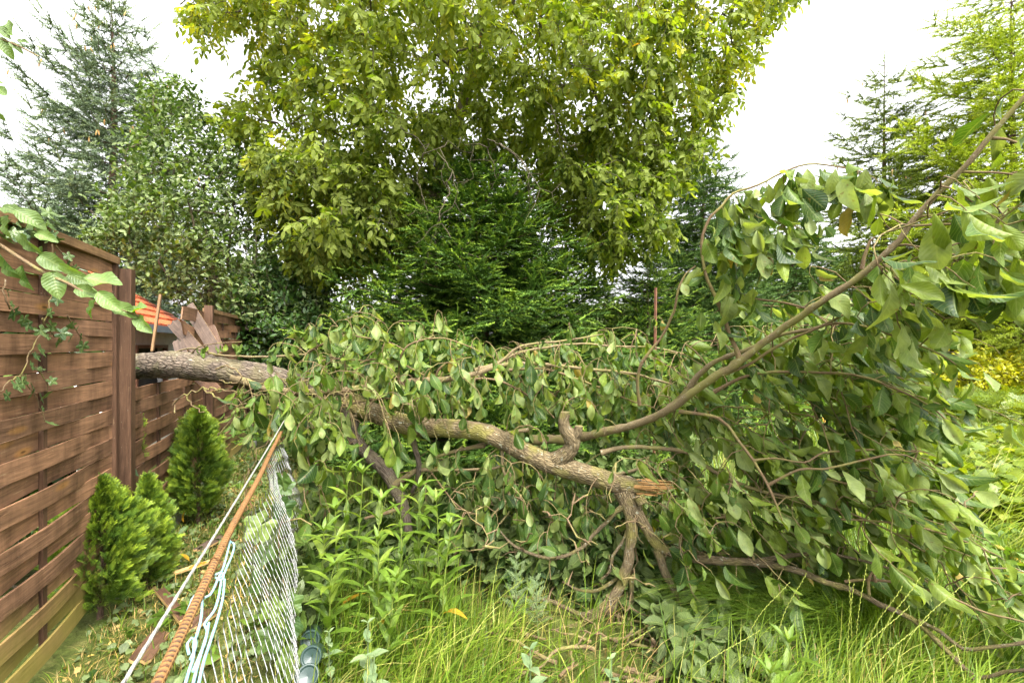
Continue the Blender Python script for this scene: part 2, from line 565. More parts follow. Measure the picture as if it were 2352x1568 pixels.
def woodmat(name, base, algae=0.0, wear=0.3, rough=0.6, knots=True):
    """Stained board: UV u metres along the grain, v metres across (with a per-board offset)."""
    m, nt, out = newmat(name)
    uvn = nd(nt, "ShaderNodeUVMap", uv_map='UVMap')
    tco = nd(nt, "ShaderNodeTexCoord")
    at = nd(nt, "ShaderNodeAttribute", attribute_name='v')
    mp = nd(nt, "ShaderNodeMapping", {'Vector': uvn.outputs[0], 'Scale': (2.2, 42.0, 1.0)})
    n1 = nd(nt, "ShaderNodeTexNoise", {'Vector': mp.outputs[0], 'Scale': 1.6, 'Detail': 7.0, 'Roughness': 0.6, 'Distortion': 1.2})
    mp2 = nd(nt, "ShaderNodeMapping", {'Vector': uvn.outputs[0], 'Scale': (1.0, 5.0, 1.0)})
    n2 = nd(nt, "ShaderNodeTexNoise", {'Vector': mp2.outputs[0], 'Scale': 2.3, 'Detail': 4.0})
    d = tuple(c * 0.62 for c in base)
    l = tuple(min(1, c * 1.45) for c in base)
    col = ramp(nt, n1.outputs['Fac'], [(0.30, d), (0.48, base), (0.70, l)])
    col = mixc(nt, 0.75, col, mixc(nt, 1.0, col, ramp(nt, n2.outputs['Fac'], [(0.25, (0.62, 0.6, 0.58)), (0.75, (1.4, 1.36, 1.3))]), 'MULTIPLY'))
    col = mixc(nt, 1.0, col, ramp(nt, at.outputs['Fac'], [(0.0, (0.78, 0.78, 0.8)), (1.0, (1.2, 1.17, 1.12))]), 'MULTIPLY')
    if knots:
        mpk = nd(nt, "ShaderNodeMapping", {'Vector': uvn.outputs[0], 'Scale': (2.0, 7.5, 1.0)})
        vk = nd(nt, "ShaderNodeTexVoronoi", {'Vector': mpk.outputs[0], 'Scale': 0.9, 'Randomness': 1.0})
        kf = nd(nt, "ShaderNodeMapRange", {'Value': vk.outputs['Distance'], 'From Min': 0.06, 'From Max': 0.15, 'To Min': 0.9, 'To Max': 0.0}).outputs[0]
        col = mixc(nt, kf, col, (0.30, 0.15, 0.05))
        kc = nd(nt, "ShaderNodeMapRange", {'Value': vk.outputs['Distance'], 'From Min': 0.02, 'From Max': 0.05, 'To Min': 0.8, 'To Max': 0.0}).outputs[0]
        col = mixc(nt, kc, col, (0.05, 0.025, 0.012))
    if wear > 0:
        mpw = nd(nt, "ShaderNodeMapping", {'Vector': uvn.outputs[0], 'Scale': (5.0, 70.0, 1.0)})
        nw = nd(nt, "ShaderNodeTexNoise", {'Vector': mpw.outputs[0], 'Scale': 1.2, 'Detail': 5.0})
        wf = nd(nt, "ShaderNodeMapRange", {'Value': nw.outputs['Fac'], 'From Min': 0.66, 'From Max': 0.76, 'To Min': 0.0, 'To Max': wear}).outputs[0]
        col = mixc(nt, wf, col, (0.42, 0.30, 0.17))
        ns = nd(nt, "ShaderNodeTexNoise", {'Vector': uvn.outputs[0], 'Scale': 160.0, 'Detail': 2.0})
        sf = nd(nt, "ShaderNodeMapRange", {'Value': ns.outputs['Fac'], 'From Min': 0.72, 'From Max': 0.76, 'To Min': 0.0, 'To Max': wear * 1.4}).outputs[0]
        col = mixc(nt, sf, col, (0.55, 0.48, 0.36))
    st_ = nd(nt, "ShaderNodeMapping", {'Vector': tco.outputs['Object'], 'Scale': (7.0, 7.0, 1.6)})
    ns2 = nd(nt, "ShaderNodeTexNoise", {'Vector': st_.outputs[0], 'Scale': 1.3, 'Detail': 6.0, 'Roughness': 0.7})
    col = mixc(nt, 1.0, col, ramp(nt, ns2.outputs['Fac'], [(0.32, (.58, .57, .56)), (0.5, (1.0, 1.0, 1.0)), (0.68, (1.28, 1.27, 1.24))]), 'MULTIPLY')
    if algae > 0:
        sz = nd(nt, "ShaderNodeSeparateXYZ", {0: tco.outputs['Object']})
        na = nd(nt, "ShaderNodeTexNoise", {'Vector': tco.outputs['Object'], 'Scale': 3.2, 'Detail': 5.0})
        hz = math_(nt, 'ADD', sz.outputs[2], math_(nt, 'MULTIPLY', na.outputs['Fac'], 0.5))
        af = nd(nt, "ShaderNodeMapRange", {'Value': hz, 'From Min': 0.32, 'From Max': 0.58, 'To Min': algae, 'To Max': 0.0}).outputs[0]
        col = mixc(nt, af, col, (0.21, 0.20, 0.035))
    bs = nd(nt, "ShaderNodeBsdfPrincipled", {'Base Color': col, 'Roughness': rough, 'Specular IOR Level': 0.15})
    b = nd(nt, "ShaderNodeBump", {'Height': n1.outputs['Fac'], 'Strength': 0.35, 'Distance': 0.006})
    nt.links.new(b.outputs[0], bs.inputs['Normal'])
    nt.links.new(bs.outputs[0], out.inputs[0])
    return m


def plainmat(name, a_, b_, scale=20.0, rough=0.6, metal=0.0, bump=0.2, spec=0.4, lo=0.35, hi=0.65, rib_tint=None):
    m, nt, out = newmat(name)
    tco = nd(nt, "ShaderNodeTexCoord")
    n1 = nd(nt, "ShaderNodeTexNoise", {'Vector': tco.outputs['Object'], 'Scale': scale, 'Detail': 6.0, 'Roughness': 0.65})
    col = ramp(nt, n1.outputs['Fac'], [(lo, a_), (hi, b_)])
    if rib_tint is not None:      # v lightens rubbed ribs; part wear, part relief shading painted into the colour
        col = mixc(nt, nd(nt, "ShaderNodeAttribute", attribute_name='v').outputs['Fac'], col, mixc(nt, n1.outputs['Fac'], tuple(c * .5 for c in rib_tint), tuple(c * 1.4 for c in rib_tint)))
    bs = nd(nt, "ShaderNodeBsdfPrincipled", {'Base Color': col, 'Roughness': rough, 'Metallic': metal, 'Specular IOR Level': spec})
    if bump > 0:
        b = nd(nt, "ShaderNodeBump", {'Height': n1.outputs['Fac'], 'Strength': bump, 'Distance': 0.01})
        nt.links.new(b.outputs[0], bs.inputs['Normal'])
    nt.links.new(bs.outputs[0], out.inputs[0])
    return m


G = lambda r, g, b: (r, g, b)
M = {}
M['plum'] = leafmat('plum_leaf', [(0, G(.020, .050, .009)), (.5, G(.062, .115, .014)), (.97, G(.150, .205, .024)), (1, G(.30, .22, .05))], under=(.200, .250, .082), trans=.40, veins=.6, rough=.42, spec=.26, spots=.6, tcol=(1.4, 1.4, .4))
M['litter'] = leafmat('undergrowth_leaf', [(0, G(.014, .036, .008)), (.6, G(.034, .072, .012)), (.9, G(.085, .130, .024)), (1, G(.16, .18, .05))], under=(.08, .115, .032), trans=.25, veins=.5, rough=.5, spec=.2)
M['walnut'] = leafmat('walnut_leaf', [(0, G(.034, .064, .010)), (.5, G(.094, .148, .017)), (.85, G(.215, .258, .024)), (.985, G(.34, .33, .05)), (1, G(.34, .17, .02))], under=(.185, .23, .040), trans=.52, tcol=(1.5, 1.5, .32), veins=.4, rough=.5, spec=.15)
M['pear'] = leafmat('pear_leaf', [(0, G(.034, .068, .014)), (.6, G(.075, .125, .024)), (1, G(.16, .21, .045))], under=(.15, .20, .07), trans=.38, rough=.45, spec=.3)
M['darkleaf'] = leafmat('dark_leaf', [(0, G(.020, .050, .010)), (.7, G(.044, .092, .018)), (1, G(.10, .16, .03))], trans=.35, rough=.4)
M['lime'] = leafmat('lime_leaf', [(0, G(.07, .12, .012)), (.6, G(.14, .20, .016)), (1, G(.24, .28, .02))], trans=.45, tcol=(1.4, 1.3, .3))
M['yellow'] = leafmat('yellow_leaf', [(0, G(.20, .25, .012)), (.6, G(.38, .39, .014)), (1, G(.55, .50, .03))], trans=.4, tcol=(1.2, 1.1, .3))
M['spruce_blue'] = leafmat('blue_spruce_needle', [(0, G(.075, .105, .065)), (.7, G(.135, .185, .105)), (1, G(.21, .26, .11))], trans=.15, rough=.6, spec=.2)
M['fir'] = leafmat('fir_needle', [(0, G(.020, .046, .010)), (.7, G(.062, .122, .017)), (1, G(.19, .28, .03))], trans=.15, rough=.6, spec=.12)
M['spruce_dark'] = leafmat('spruce_needle', [(0, G(.040, .082, .022)), (.75, G(.080, .142, .034)), (1, G(.17, .24, .045))], trans=.15, rough=.6, spec=.1)
M['spruce_light'] = leafmat('light_spruce_needle', [(0, G(.15, .21, .015)), (.7, G(.32, .38, .03)), (1, G(.48, .50, .04))], trans=.4, rough=.55, spec=.2)
M['spruce_mid'] = leafmat('mid_spruce_needle', [(0, G(.075, .11, .02)), (.7, G(.15, .20, .03)), (1, G(.27, .32, .04))], trans=.2, rough=.6, spec=.1)
M['thuja'] = leafmat('thuja_spray', [(0, G(.024, .056, .010)), (.5, G(.084, .152, .017)), (1, G(.28, .37, .03))], trans=.2, rough=.5, spec=.3)
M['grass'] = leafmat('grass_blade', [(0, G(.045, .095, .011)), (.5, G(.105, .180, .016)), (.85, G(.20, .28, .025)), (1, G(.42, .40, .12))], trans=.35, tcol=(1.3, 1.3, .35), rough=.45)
M['field'] = leafmat('sunlit_tone_grass_blade', [(0, G(.09, .15, .015)), (.5, G(.18, .25, .022)), (.85, G(.28, .33, .035)), (1, G(.45, .42, .14))], trans=.35, tcol=(1.3, 1.3, .35), rough=.45)  # brighter copy of the grass colours, sunlight painted into the blades
M['straw'] = leafmat('dry_grass_blade', [(0, G(.10, .11, .025)), (.3, G(.24, .17, .06)), (.75, G(.36, .25, .09)), (1, G(.46, .30, .08))], trans=.2, rough=.6)
M['weed'] = leafmat('weed_leaf', [(0, G(.055, .11, .012)), (.7, G(.11, .185, .018)), (.93, G(.18, .24, .028)), (1, G(.42, .24, .02))], trans=.35, veins=.3, rough=.4)
M['mint'] = leafmat('woolly_leaf', [(0, G(.10, .16, .075)), (1, G(.19, .25, .12))], trans=.3, tcol=(1.2, 1.3, .6), veins=.5, rough=.7, spec=.2)
M['vine'] = leafmat('vine_leaf', [(0, G(.035, .075, .018)), (.7, G(.075, .13, .025)), (1, G(.15, .20, .04))], under=(.12, .16, .06), trans=.35, veins=.3, rough=.4)
M['apple'] = leafmat('apple_leaf', [(0, G(.035, .075, .016)), (.6, G(.065, .125, .018)), (1, G(.15, .24, .018))], under=(.11, .17, .045), trans=.38, tcol=(1.4, 1.5, .3), veins=.5, rough=.42)
M['ivy'] = leafmat('ivy_leaf', [(0, G(.03, .065, .022)), (1, G(.085, .13, .04))], trans=.25, veins=.5, rough=.35)
M['stemgreen'] = leafmat('green_stem', [(0, G(.08, .13, .02)), (1, G(.18, .22, .04))], trans=.1)
M['bark_plum'] = barkmat('plum_bark', (.050, .036, .020), (.25, .19, .105), moss=(.215, .195, .050), lich=.7, scale=1.0, bump=1.0, along=5.0)
M['bark_trunk'] = barkmat('old_trunk_bark', (.020, .014, .010), (.20, .155, .118), moss=(.13, .11, .06), lich=.4, scale=1.0, bump=1.0, along=3.4, cells=4.6)
M['bark_limb'] = barkmat('smooth_limb_bark', (.090, .068, .036), (.22, .165, .090), moss=(.19, .175, .055), lich=.4, scale=1.5, bump=.3, along=22)
M['twig'] = barkmat('twig_bark', (.075, .046, .026), (.19, .13, .070), moss=(.18, .165, .05), lich=.3, scale=2.0, bump=.3, along=20)
M['bark_tree'] = barkmat('tree_bark', (.045, .035, .025), (.17, .135, .095), moss=(.12, .12, .05), scale=1.0, bump=.8)
M['bark_conifer'] = barkmat('conifer_bark', (.045, .028, .020), (.16, .10, .065), scale=1.0, bump=.8)
M['rawwood'] = woodmat('torn_wood', (.50, .34, .15), wear=.2, knots=False, rough=.8)
M['tornwood'] = woodmat('torn_heartwood', (.27, .155, .060), wear=.1, knots=False, rough=.85)
M['board'] = woodmat('stained_board', (.175, .098, .058), algae=.6, wear=.45)
M['post'] = woodmat('stained_post', (.072, .041, .026), wear=.5, knots=False, rough=.5)
M['cap'] = woodmat('weathered_cap', (.17, .105, .055), wear=.6)
M['greyboard'] = woodmat('grey_board', (.070, .050, .040), wear=.4, knots=False)
M['concrete'] = plainmat('concrete', (.22, .21, .19), (.38, .37, .34), 30)
M['rust'] = plainmat('rusty_steel', (.022, .015, .012), (.10, .045, .018), 60, rib_tint=(.24, .12, .035), rough=.75, metal=.15, bump=.5)
M['rustred'] = plainmat('red_rusty_steel', (.09, .036, .020), (.17, .072, .036), 30, rough=.7, metal=.1)
M['wire'] = plainmat('galvanised_wire', (.20, .205, .205), (.36, .36, .35), 60, rough=.5, metal=.25, bump=.1)
M['rope'] = plainmat('steel_cable', (.20, .19, .17), (.38, .36, .32), 120, rough=.5, metal=.2, bump=.4)
M['cord'] = plainmat('pale_blue_cord', (.14, .27, .30), (.26, .40, .42), 80, rough=.6)
M['roof'] = plainmat('orange_roof', (.34, .065, .022), (.50, .12, .04), 6, rough=.7)
M['plaster'] = plainmat('white_plaster', (.62, .61, .59), (.78, .77, .74), 5, rough=.9, bump=.05)
M['dark'] = plainmat('dark_interior', (.015, .014, .013), (.04, .035, .03), 5, rough=.9)
M['fascia'] = plainmat('blue_grey_fascia', (.10, .12, .15), (.16, .19, .22), 8)
M['soil'] = plainmat('soil', (.055, .048, .022), (.12, .105, .05), 3.5, rough=1.0, bump=.6, spec=.1)
M['fruit'] = plainmat('green_plum', (.055, .11, .04), (.12, .19, .08), 25, rough=.35, bump=0)
M['cone'] = plainmat('spruce_cone', (.28, .16, .05), (.45, .28, .09), 60, rough=.7)


def glassmat():
    m, nt, out = newmat('green_glass')
    bs = nd(nt, "ShaderNodeBsdfPrincipled", {'Base Color': (.020, .040, .034, 1), 'Roughness': .3, 'Transmission Weight': .1, 'IOR': 1.45})
    nt.links.new(bs.outputs[0], out.inputs[0])
    return m


M['glass'] = glassmat()

# ------------------------------------------------------------------ ground
def ground():
    r = np.concatenate((np.linspace(0.0, 12, 80), np.geomspace(12.6, 400, 24)))
    th = np.linspace(0, 2 * np.pi, 145)
    R, T = np.meshgrid(r, th, indexing='ij')
    x, y = R * np.sin(T), R * np.cos(T)
    v = np.stack((x, y, gz(x, y)), -1).reshape(-1, 3)
    n = len(th)
    i, k = np.meshgrid(np.arange(len(r) - 1), np.arange(n - 1), indexing='ij')
    f = np.stack((i * n + k, (i + 1) * n + k, (i + 1) * n + k + 1, i * n + k + 1), -1).reshape(-1, 4)
    a_ = Acc()
    a_.add(v, f[:, ::-1])
    m, nt, out = newmat('meadow_ground')
    tco = nd(nt, "ShaderNodeTexCoord")
    n1 = nd(nt, "ShaderNodeTexNoise", {'Vector': tco.outputs['Object'], 'Scale': 2.2, 'Detail': 8.0, 'Roughness': 0.7})
    n2 = nd(nt, "ShaderNodeTexNoise", {'Vector': tco.outputs['Object'], 'Scale': 30.0, 'Detail': 6.0, 'Roughness': 0.7})
    c1 = ramp(nt, n1.outputs['Fac'], [(0.35, (.055, .06, .020)), (0.55, (.075, .095, .022)), (0.7, (.13, .12, .045))])
    c2 = mixc(nt, 1.0, c1, ramp(nt, n2.outputs['Fac'], [(0.3, (.5, .5, .45)), (0.7, (1.5, 1.45, 1.3))]), 'MULTIPLY')
    bs = nd(nt, "ShaderNodeBsdfPrincipled", {'Base Color': c2, 'Roughness': 1.0, 'Specular IOR Level': 0.1})
    b = nd(nt, "ShaderNodeBump", {'Height': n2.outputs['Fac'], 'Strength': 0.8, 'Distance': 0.04})
    nt.links.new(b.outputs[0], bs.inputs['Normal'])
    nt.links.new(bs.outputs[0], out.inputs[0])
    tag(a_.build('ground', m), kind='structure')


ground()

# ------------------------------------------------------------------ wooden fence
FO = np.array((-2.34, 2.75, 0.0))
FD = unit(np.array((-0.383, 0.924, 0.0)))
FN = np.array((FD[1], -FD[0], 0.0))           # towards the camera's side
ZV = np.array((0, 0, 1.0))
POST2 = np.array((-3.17, 4.75, 0.0))
POST3 = np.array((-3.88, 6.75, 0.0))


def board(acc, A, d, n, s0, s1, z, width, phase, b0, sp, amp, th=0.011, seed=0.0, torn0=False, torn1=False, drop=0.0):
    """One woven board from s0 to s1 along d, bent in front of and behind the battens."""
    ns = max(10, int((s1 - s0) / 0.045))
    s = np.linspace(s0, s1, ns)
    o = amp * phase * np.cos(np.pi * (s - b0) / sp) * np.minimum(1, np.minimum((s - s0) / 0.22 + (1 if torn0 else 0), (s1 - s) / 0.22 + (1 if torn1 else 0)))
    zz = z + 0.003 * np.sin(s * 3 + seed * 9) - drop * (s - s0)
    lo, hi = zz - width / 2, zz + width / 2
    c = A + d * s[:, None] + n * o[:, None]
    if torn0 or torn1:
        e_ = 0 if torn0 else -1
        jl, jh = rng.uniform(-0.07, 0.07, 2)
    tilt = 0.002 * math.sin(seed * 17)
    q = []
    for sg_o, zarr in ((1, lo), (1, hi), (-1, hi), (-1, lo)):
        row = c + n * (sg_o * th / 2 + (tilt if zarr is hi else -tilt))
        row = row.copy()
        row[:, 2] = zarr
        if torn0:
            row[0] += d * (jl if zarr is lo else jh)
        if torn1:
            row[-1] += d * (jl if zarr is lo else jh)
        q.append(row)
    V = np.stack(q, 1).reshape(-1, 3)
    i = np.arange(ns - 1) * 4
    uo = seed * 7.3
    vo = seed * 3.7
    val = (seed * 0.618) % 1.0
    across = [(0, 1, 0, width), (1, 2, width, width + th), (2, 3, width + th, 2 * width + th), (3, 0, 2 * width + th, 2 * width + 2 * th)]
    for k, (a_, b_, va, vb) in enumerate(across):
        # separate verts per face strip so edges stay sharp
        st = np.stack((V.reshape(ns, 4, 3)[:, a_], V.reshape(ns, 4, 3)[:, b_]), 1).reshape(-1, 3)
        uv = np.stack((np.repeat(s + uo, 2), np.tile((va + vo, vb + vo), ns)), 1)
        j = np.arange(ns - 1) * 2
        acc.add(st, np.stack((j, j + 2, j + 3, j + 1), 1), uv, val)
    for end in (0, ns - 1):
        vv = V.reshape(ns, 4, 3)[end]
        acc.add(vv, [[0, 1, 2, 3]] if end == 0 else [[3, 2, 1, 0]], np.array([(0, 0), (width, 0), (width, th), (0, th)]) + (uo, vo), val)


fence = empty('wooden_fence', FO, 'brown woven board fence on square posts, one panel smashed by the fallen trunk', 'fence')
SEED = [0.0]


def seed():
    SEED[0] += 1.0
    return SEED[0]


def panel(A, d, n, s0, s1, z0, z1, rows, cap=True, top_from=None, stiles=True):
    a_ = Acc()
    L = s1 - s0
    pitch = (z1 - z0) / rows
    nb = 2
    sp = L / (nb + 1)
    bs_ = [s0 + sp * (k + 1) for k in range(nb)]
    for r_ in range(rows):
        z = z0 + pitch * (r_ + 0.5)
        if top_from is not None and z > top_from:
            continue
        board(a_, A, d, n, s0 + 0.02, s1 - 0.02, z, pitch * 0.965, 1 if r_ % 2 else -1, bs_[0], sp, 0.015, seed=seed())
    p_ = sub(a_, 'panel', M['board'], fence)
    ztop = z1 if top_from is None else top_from
    for b_ in bs_:
        q = Acc()
        box(q, A + d * b_ + ZV * ((z0 + ztop) / 2), d * 0.032, n * 0.016, ZV * (ztop - z0), val=.3, uvo=seed())
        sub(q, 'batten', M['post'], p_, False)
    if stiles:
        for s_ in (s0 + 0.018, s1 - 0.018):
            q = Acc()
            box(q, A + d * s_ + ZV * ((z0 + ztop) / 2), d * 0.036, n * 0.05, ZV * (ztop - z0 + 0.01), val=.4, uvo=seed())
            sub(q, 'stile', M['post'], p_, False)
    if cap:
        q = Acc()
        box(q, A + d * ((s0 + s1) / 2) + ZV * (z1 + 0.025), d * L, n * 0.062, ZV * 0.042, val=.6, uvo=seed())
        sub(q, 'cap_rail', M['cap'], p_, False)
    return p_


PO = -0.035
panel(FO + FN * PO, FD, FN, -2.25, -0.055, 0.03, 1.89, 22)
d2 = unit(POST2 - FO)
n2 = np.array((d2[1], -d2[0], 0.0))
L2_ = np.linalg.norm((POST2 - FO)[:2])
panel(FO + n2 * PO, d2, n2, 0.055, L2_ - 0.05, 0.0, 1.84, 21, cap=False, top_from=1.14)
d3 = unit(POST3 - POST2)
n3 = np.array((d3[1], -d3[0], 0.0))
L3_ = np.linalg.norm((POST3 - POST2)[:2])
panel(POST2 + n3 * PO, d3, n3, 0.055, L3_ - 0.05, 0.0, 1.76, 20)

# board remains that still hang on the second post
for (pa, pb, wd_) in (((366, 716), (470, 730), .12), ((322, 752), (470, 782), .11), ((307, 804), (408, 806), .05)):
    Ya, Yb = 3.9, 4.7
    A_, B_ = P(*pa, Ya), P(*pb, Yb)
    sa, sb = (A_ - FO) @ d2, (B_ - FO) @ d2
    q = Acc()
    base = FO + n2 * PO
    zA = A_[2]
    board(q, base, d2, n2, sa, L2_ - 0.04, zA, wd_, 1, sa + .4, .7, .012, seed=seed(), torn0=True, drop=(zA - B_[2]) / max(.3, (sb - sa)))
    sub(q, 'broken_slat', M['board'], fence, False)
q = Acc()
A_, B_ = P(369, 676, 4.0), P(350, 806, 3.95)
box(q, (A_ + B_) / 2, d2 * .032, n2 * .018, (A_ - B_), uvo=seed())
sub(q, 'broken_batten', M['cap'], fence, False)

for (pos, ztop, w_, d_, n_) in ((FO, 1.875, .068, FD, FN), (POST2, 1.83, .075, d2, n2), (POST3, 1.77, .08, d3, n3)):
    q = Acc()
    box(q, pos + ZV * ((ztop + 0.10) / 2) + n_ * 0.008, d_ * w_, n_ * w_, ZV * (ztop - 0.10), val=.5, uvo=seed())
    po = sub(q, 'post', M['post'], fence, False)
    q = Acc()
    box(q, pos + ZV * (-0.03) + n_ * 0.02, d_ * (w_ + .035), n_ * (w_ + .03), ZV * 0.30, val=.5)
    sub(q, 'concrete_foot', M['concrete'], po, False)
# slim kickboard under the second panel
q = Acc()
box(q, FO + n2 * (PO + .012) + d2 * (L2_ / 2) + ZV * (-0.06), d2 * (L2_ - .12), n2 * .035, ZV * .16)
sub(q, 'concrete_gravel_board', M['concrete'], fence, False)


# ------------------------------------------------------------------ broken boards
def plank(name, label, A_, B_, wd_, th, facing, mat, group=None, jag=0.022):
    A_, B_ = np.asarray(A_), np.asarray(B_)
    d_ = unit(B_ - A_)
    n_ = np.asarray(facing, float)
    n_ = unit(n_ - d_ * (n_ @ d_))
    s_ = np.cross(n_, d_)
    a_ = Acc()
    K = 7
    L = np.linalg.norm(B_ - A_)
    xs = np.linspace(-.5, .5, K)
    e0, e1 = rng.uniform(-jag, jag, K), rng.uniform(-jag, jag, K) * .4
    uo, vo = seed() * 3.3, seed() * 1.7
    for sg in (1, -1):
        r0 = A_ + s_ * (xs * wd_)[:, None] + d_ * e0[:, None] + n_ * sg * th / 2
        r1 = B_ + s_ * (xs * wd_)[:, None] + d_ * e1[:, None] + n_ * sg * th / 2
        mid = (r0 + r1) / 2 + n_ * 0.006
        v = np.vstack((r0, mid, r1))
        uv = np.vstack((np.stack((np.zeros(K) + uo, xs * wd_ + vo), 1), np.stack((np.zeros(K) + uo + L / 2, xs * wd_ + vo), 1), np.stack((np.zeros(K) + uo + L, xs * wd_ + vo), 1)))
        j = np.arange(K - 1)
        f = np.vstack((np.stack((j, j + 1, j + 1 + K, j + K), 1), np.stack((j + K, j + 1 + K, j + 1 + 2 * K, j + 2 * K), 1)))
        a_.add(v, f if sg > 0 else f[:, ::-1], uv, .5)
        if sg > 0:
            top = v
        else:
            bot = v
    loop = list(range(K)) + [K - 1 + K, K - 1 + 2 * K] + list(range(3 * K - 2, 2 * K - 1, -1)) + [K]
    m = len(loop)
    vv = np.vstack((top[loop], bot[loop]))
    j = np.arange(m)
    a_.add(vv, np.stack((j, (j + 1) % m, (j + 1) % m + m, j + m), 1), None, .5, 1)
    o = a_.build(name, [mat, M['rawwood']], None, False, loc=(A_ + B_) / 2)
    return tag(o, label, 'board', group)


tosky = np.array((.42, -.9, .12))
plank('broken_board', 'wide grey-brown snapped board leaning highest above the fallen trunk behind the fence', P(432, 703, 4.45), P(500, 812, 4.2), .105, .016, tosky, M['greyboard'])
plank('broken_board', 'grey-brown snapped board with a pale split, leaning left of the highest broken board', P(398, 742, 4.2), P(470, 822, 3.95), .10, .016, tosky, M['greyboard'])
plank('broken_board', 'short grey board stub poking up behind the trunk, lowest of the leaning broken boards', P(410, 784, 4.05), P(424, 832, 3.95), .09, .016, tosky, M['greyboard'])
plank('broken_board', 'dark bent board end hanging below the trunk beside the second fence post', P(460, 868, 4.3), P(492, 896, 4.2), .12, .014, (.2, -.6, .8), M['post'])
plank('broken_board', 'brown board leaning against the far fence panel beside the second post', P(486, 750, 4.7), P(505, 800, 4.62), .07, .014, tosky, M['post'])


def gp(px, py, dz=0.0):
    Y = CAM_H * FPX / (py - HY)
    for _ in range(4):
        X = (px - CX) / FPX * Y
        Y = (CAM_H - float(gz(X, Y)) - dz) * FPX / (py - HY)
    return np.array(((px - CX) / FPX * Y, Y, CAM_H - (py - HY) / FPX * Y))


UP = (0.1, -.1, 1)
plank('wood_splinter', 'long pale raw splinter lying on the grass by the foot of the near fence post', gp(286, 1358, .03), gp(484, 1288, .04), .03, .012, UP, M['rawwood'])
plank('broken_board', 'dark broken batten lying on the ground between the fence and the steel cable', gp(368, 1356, .05), gp(424, 1426, .03), .045, .02, UP, M['post'])
plank('broken_board', 'brown painted board lying on the ground under the steel cable, nearest the bottom edge', gp(318, 1520, .03), gp(372, 1452, .03), .09, .014, (.3, -.2, 1), M['post'])
plank('broken_board', 'short brown board fragment on the ground just left of the rusty rod', gp(440, 1440, .03), gp(490, 1404, .03), .07, .014, UP, M['post'])
plank('broken_board', 'reddish board piece in the grass past the thuja bushes', gp(452, 1266, .03), gp(512, 1232, .03), .07, .014, UP, M['greyboard'])

# ------------------------------------------------------------------ rusty rod, cable, cord, chain-link mesh
def rebar_pt(Y):
    return np.array((-0.222 - 0.42 * Y, Y, 0.95 + 0.014 * math.sin(Y * 2.0) + .004 * math.sin(Y * 7)))


q = Acc()
ys = np.arange(0.25, 2.86, 0.0021)
pts = np.array([rebar_pt(y) for y in ys])
L = np.arange(len(ys))
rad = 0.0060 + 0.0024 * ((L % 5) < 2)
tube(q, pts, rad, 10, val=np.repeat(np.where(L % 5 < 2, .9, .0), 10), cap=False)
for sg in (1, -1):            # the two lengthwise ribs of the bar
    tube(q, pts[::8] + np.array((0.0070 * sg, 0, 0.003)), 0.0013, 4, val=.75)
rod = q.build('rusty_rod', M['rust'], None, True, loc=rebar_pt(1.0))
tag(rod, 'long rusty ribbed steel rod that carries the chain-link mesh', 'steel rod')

q = Acc()
A_, B_ = P(280, 1568, .56), P(655, 962, 2.62)
A_ = A_ - (B_ - A_) * .14
t = np.linspace(0, 1, 260)[:, None]
pts = A_ * (1 - t) + B_ * t
pts[:, 2] -= 0.006 * np.sin(np.pi * t[:, 0])
for k in range(3):
    th = np.arange(260) * .55 + k * 2.094
    off = np.stack((np.cos(th), np.zeros(260), np.sin(th)), 1) * .0014
    tube(q, pts + off, .0017, 5)
tag(q.build('steel_cable', M['rope'], None, True, loc=A_), 'thin pale twisted steel cable stretched along the left of the rusty rod', 'cable')

q = Acc()


def RP(px, py, dY=0.0):
    Y = 0.47 * FPX / (max(py, 980) - HY)
    return P(px, py, Y + dY)


cords = [[(513, 1240), (520, 1235), (528, 1241), (524, 1262), (514, 1300), (504, 1322), (498, 1334)],
         [(530, 1244), (538, 1250), (534, 1272), (522, 1300), (512, 1322), (500, 1330)],
         [(494, 1320), (506, 1314), (514, 1322), (508, 1332), (496, 1326)],
         [(500, 1330), (492, 1350), (482, 1366), (470, 1372)],
         [(432, 1400), (440, 1380), (446, 1368), (458, 1366), (464, 1378), (462, 1420), (454, 1452), (446, 1474)],
         [(440, 1376), (452, 1364), (464, 1370)],
         [(508, 1336), (502, 1372), (492, 1402), (478, 1420), (470, 1432)],
         [(516, 1330), (512, 1372), (500, 1420), (484, 1470), (468, 1520), (452, 1590)],
         [(434, 1500), (430, 1478), (440, 1464), (450, 1470), (448, 1490), (438, 1512)],
         [(446, 1472), (444, 1508), (432, 1548), (420, 1590)],
         [(470, 1434), (476, 1450), (468, 1480), (456, 1520), (446, 1560), (440, 1590)],
         [(480, 1430), (472, 1470), (456, 1512), (444, 1540)]]
for c_ in cords:
    tube(q, smoothline([RP(x_, y_, -.012) for x_, y_ in c_], .008), .0023, 5)
tag(q.build('knotted_string', M['cord'], None, True, loc=RP(480, 1400)), 'pale blue cord knotted around the rusty rod and the mesh', 'cord')

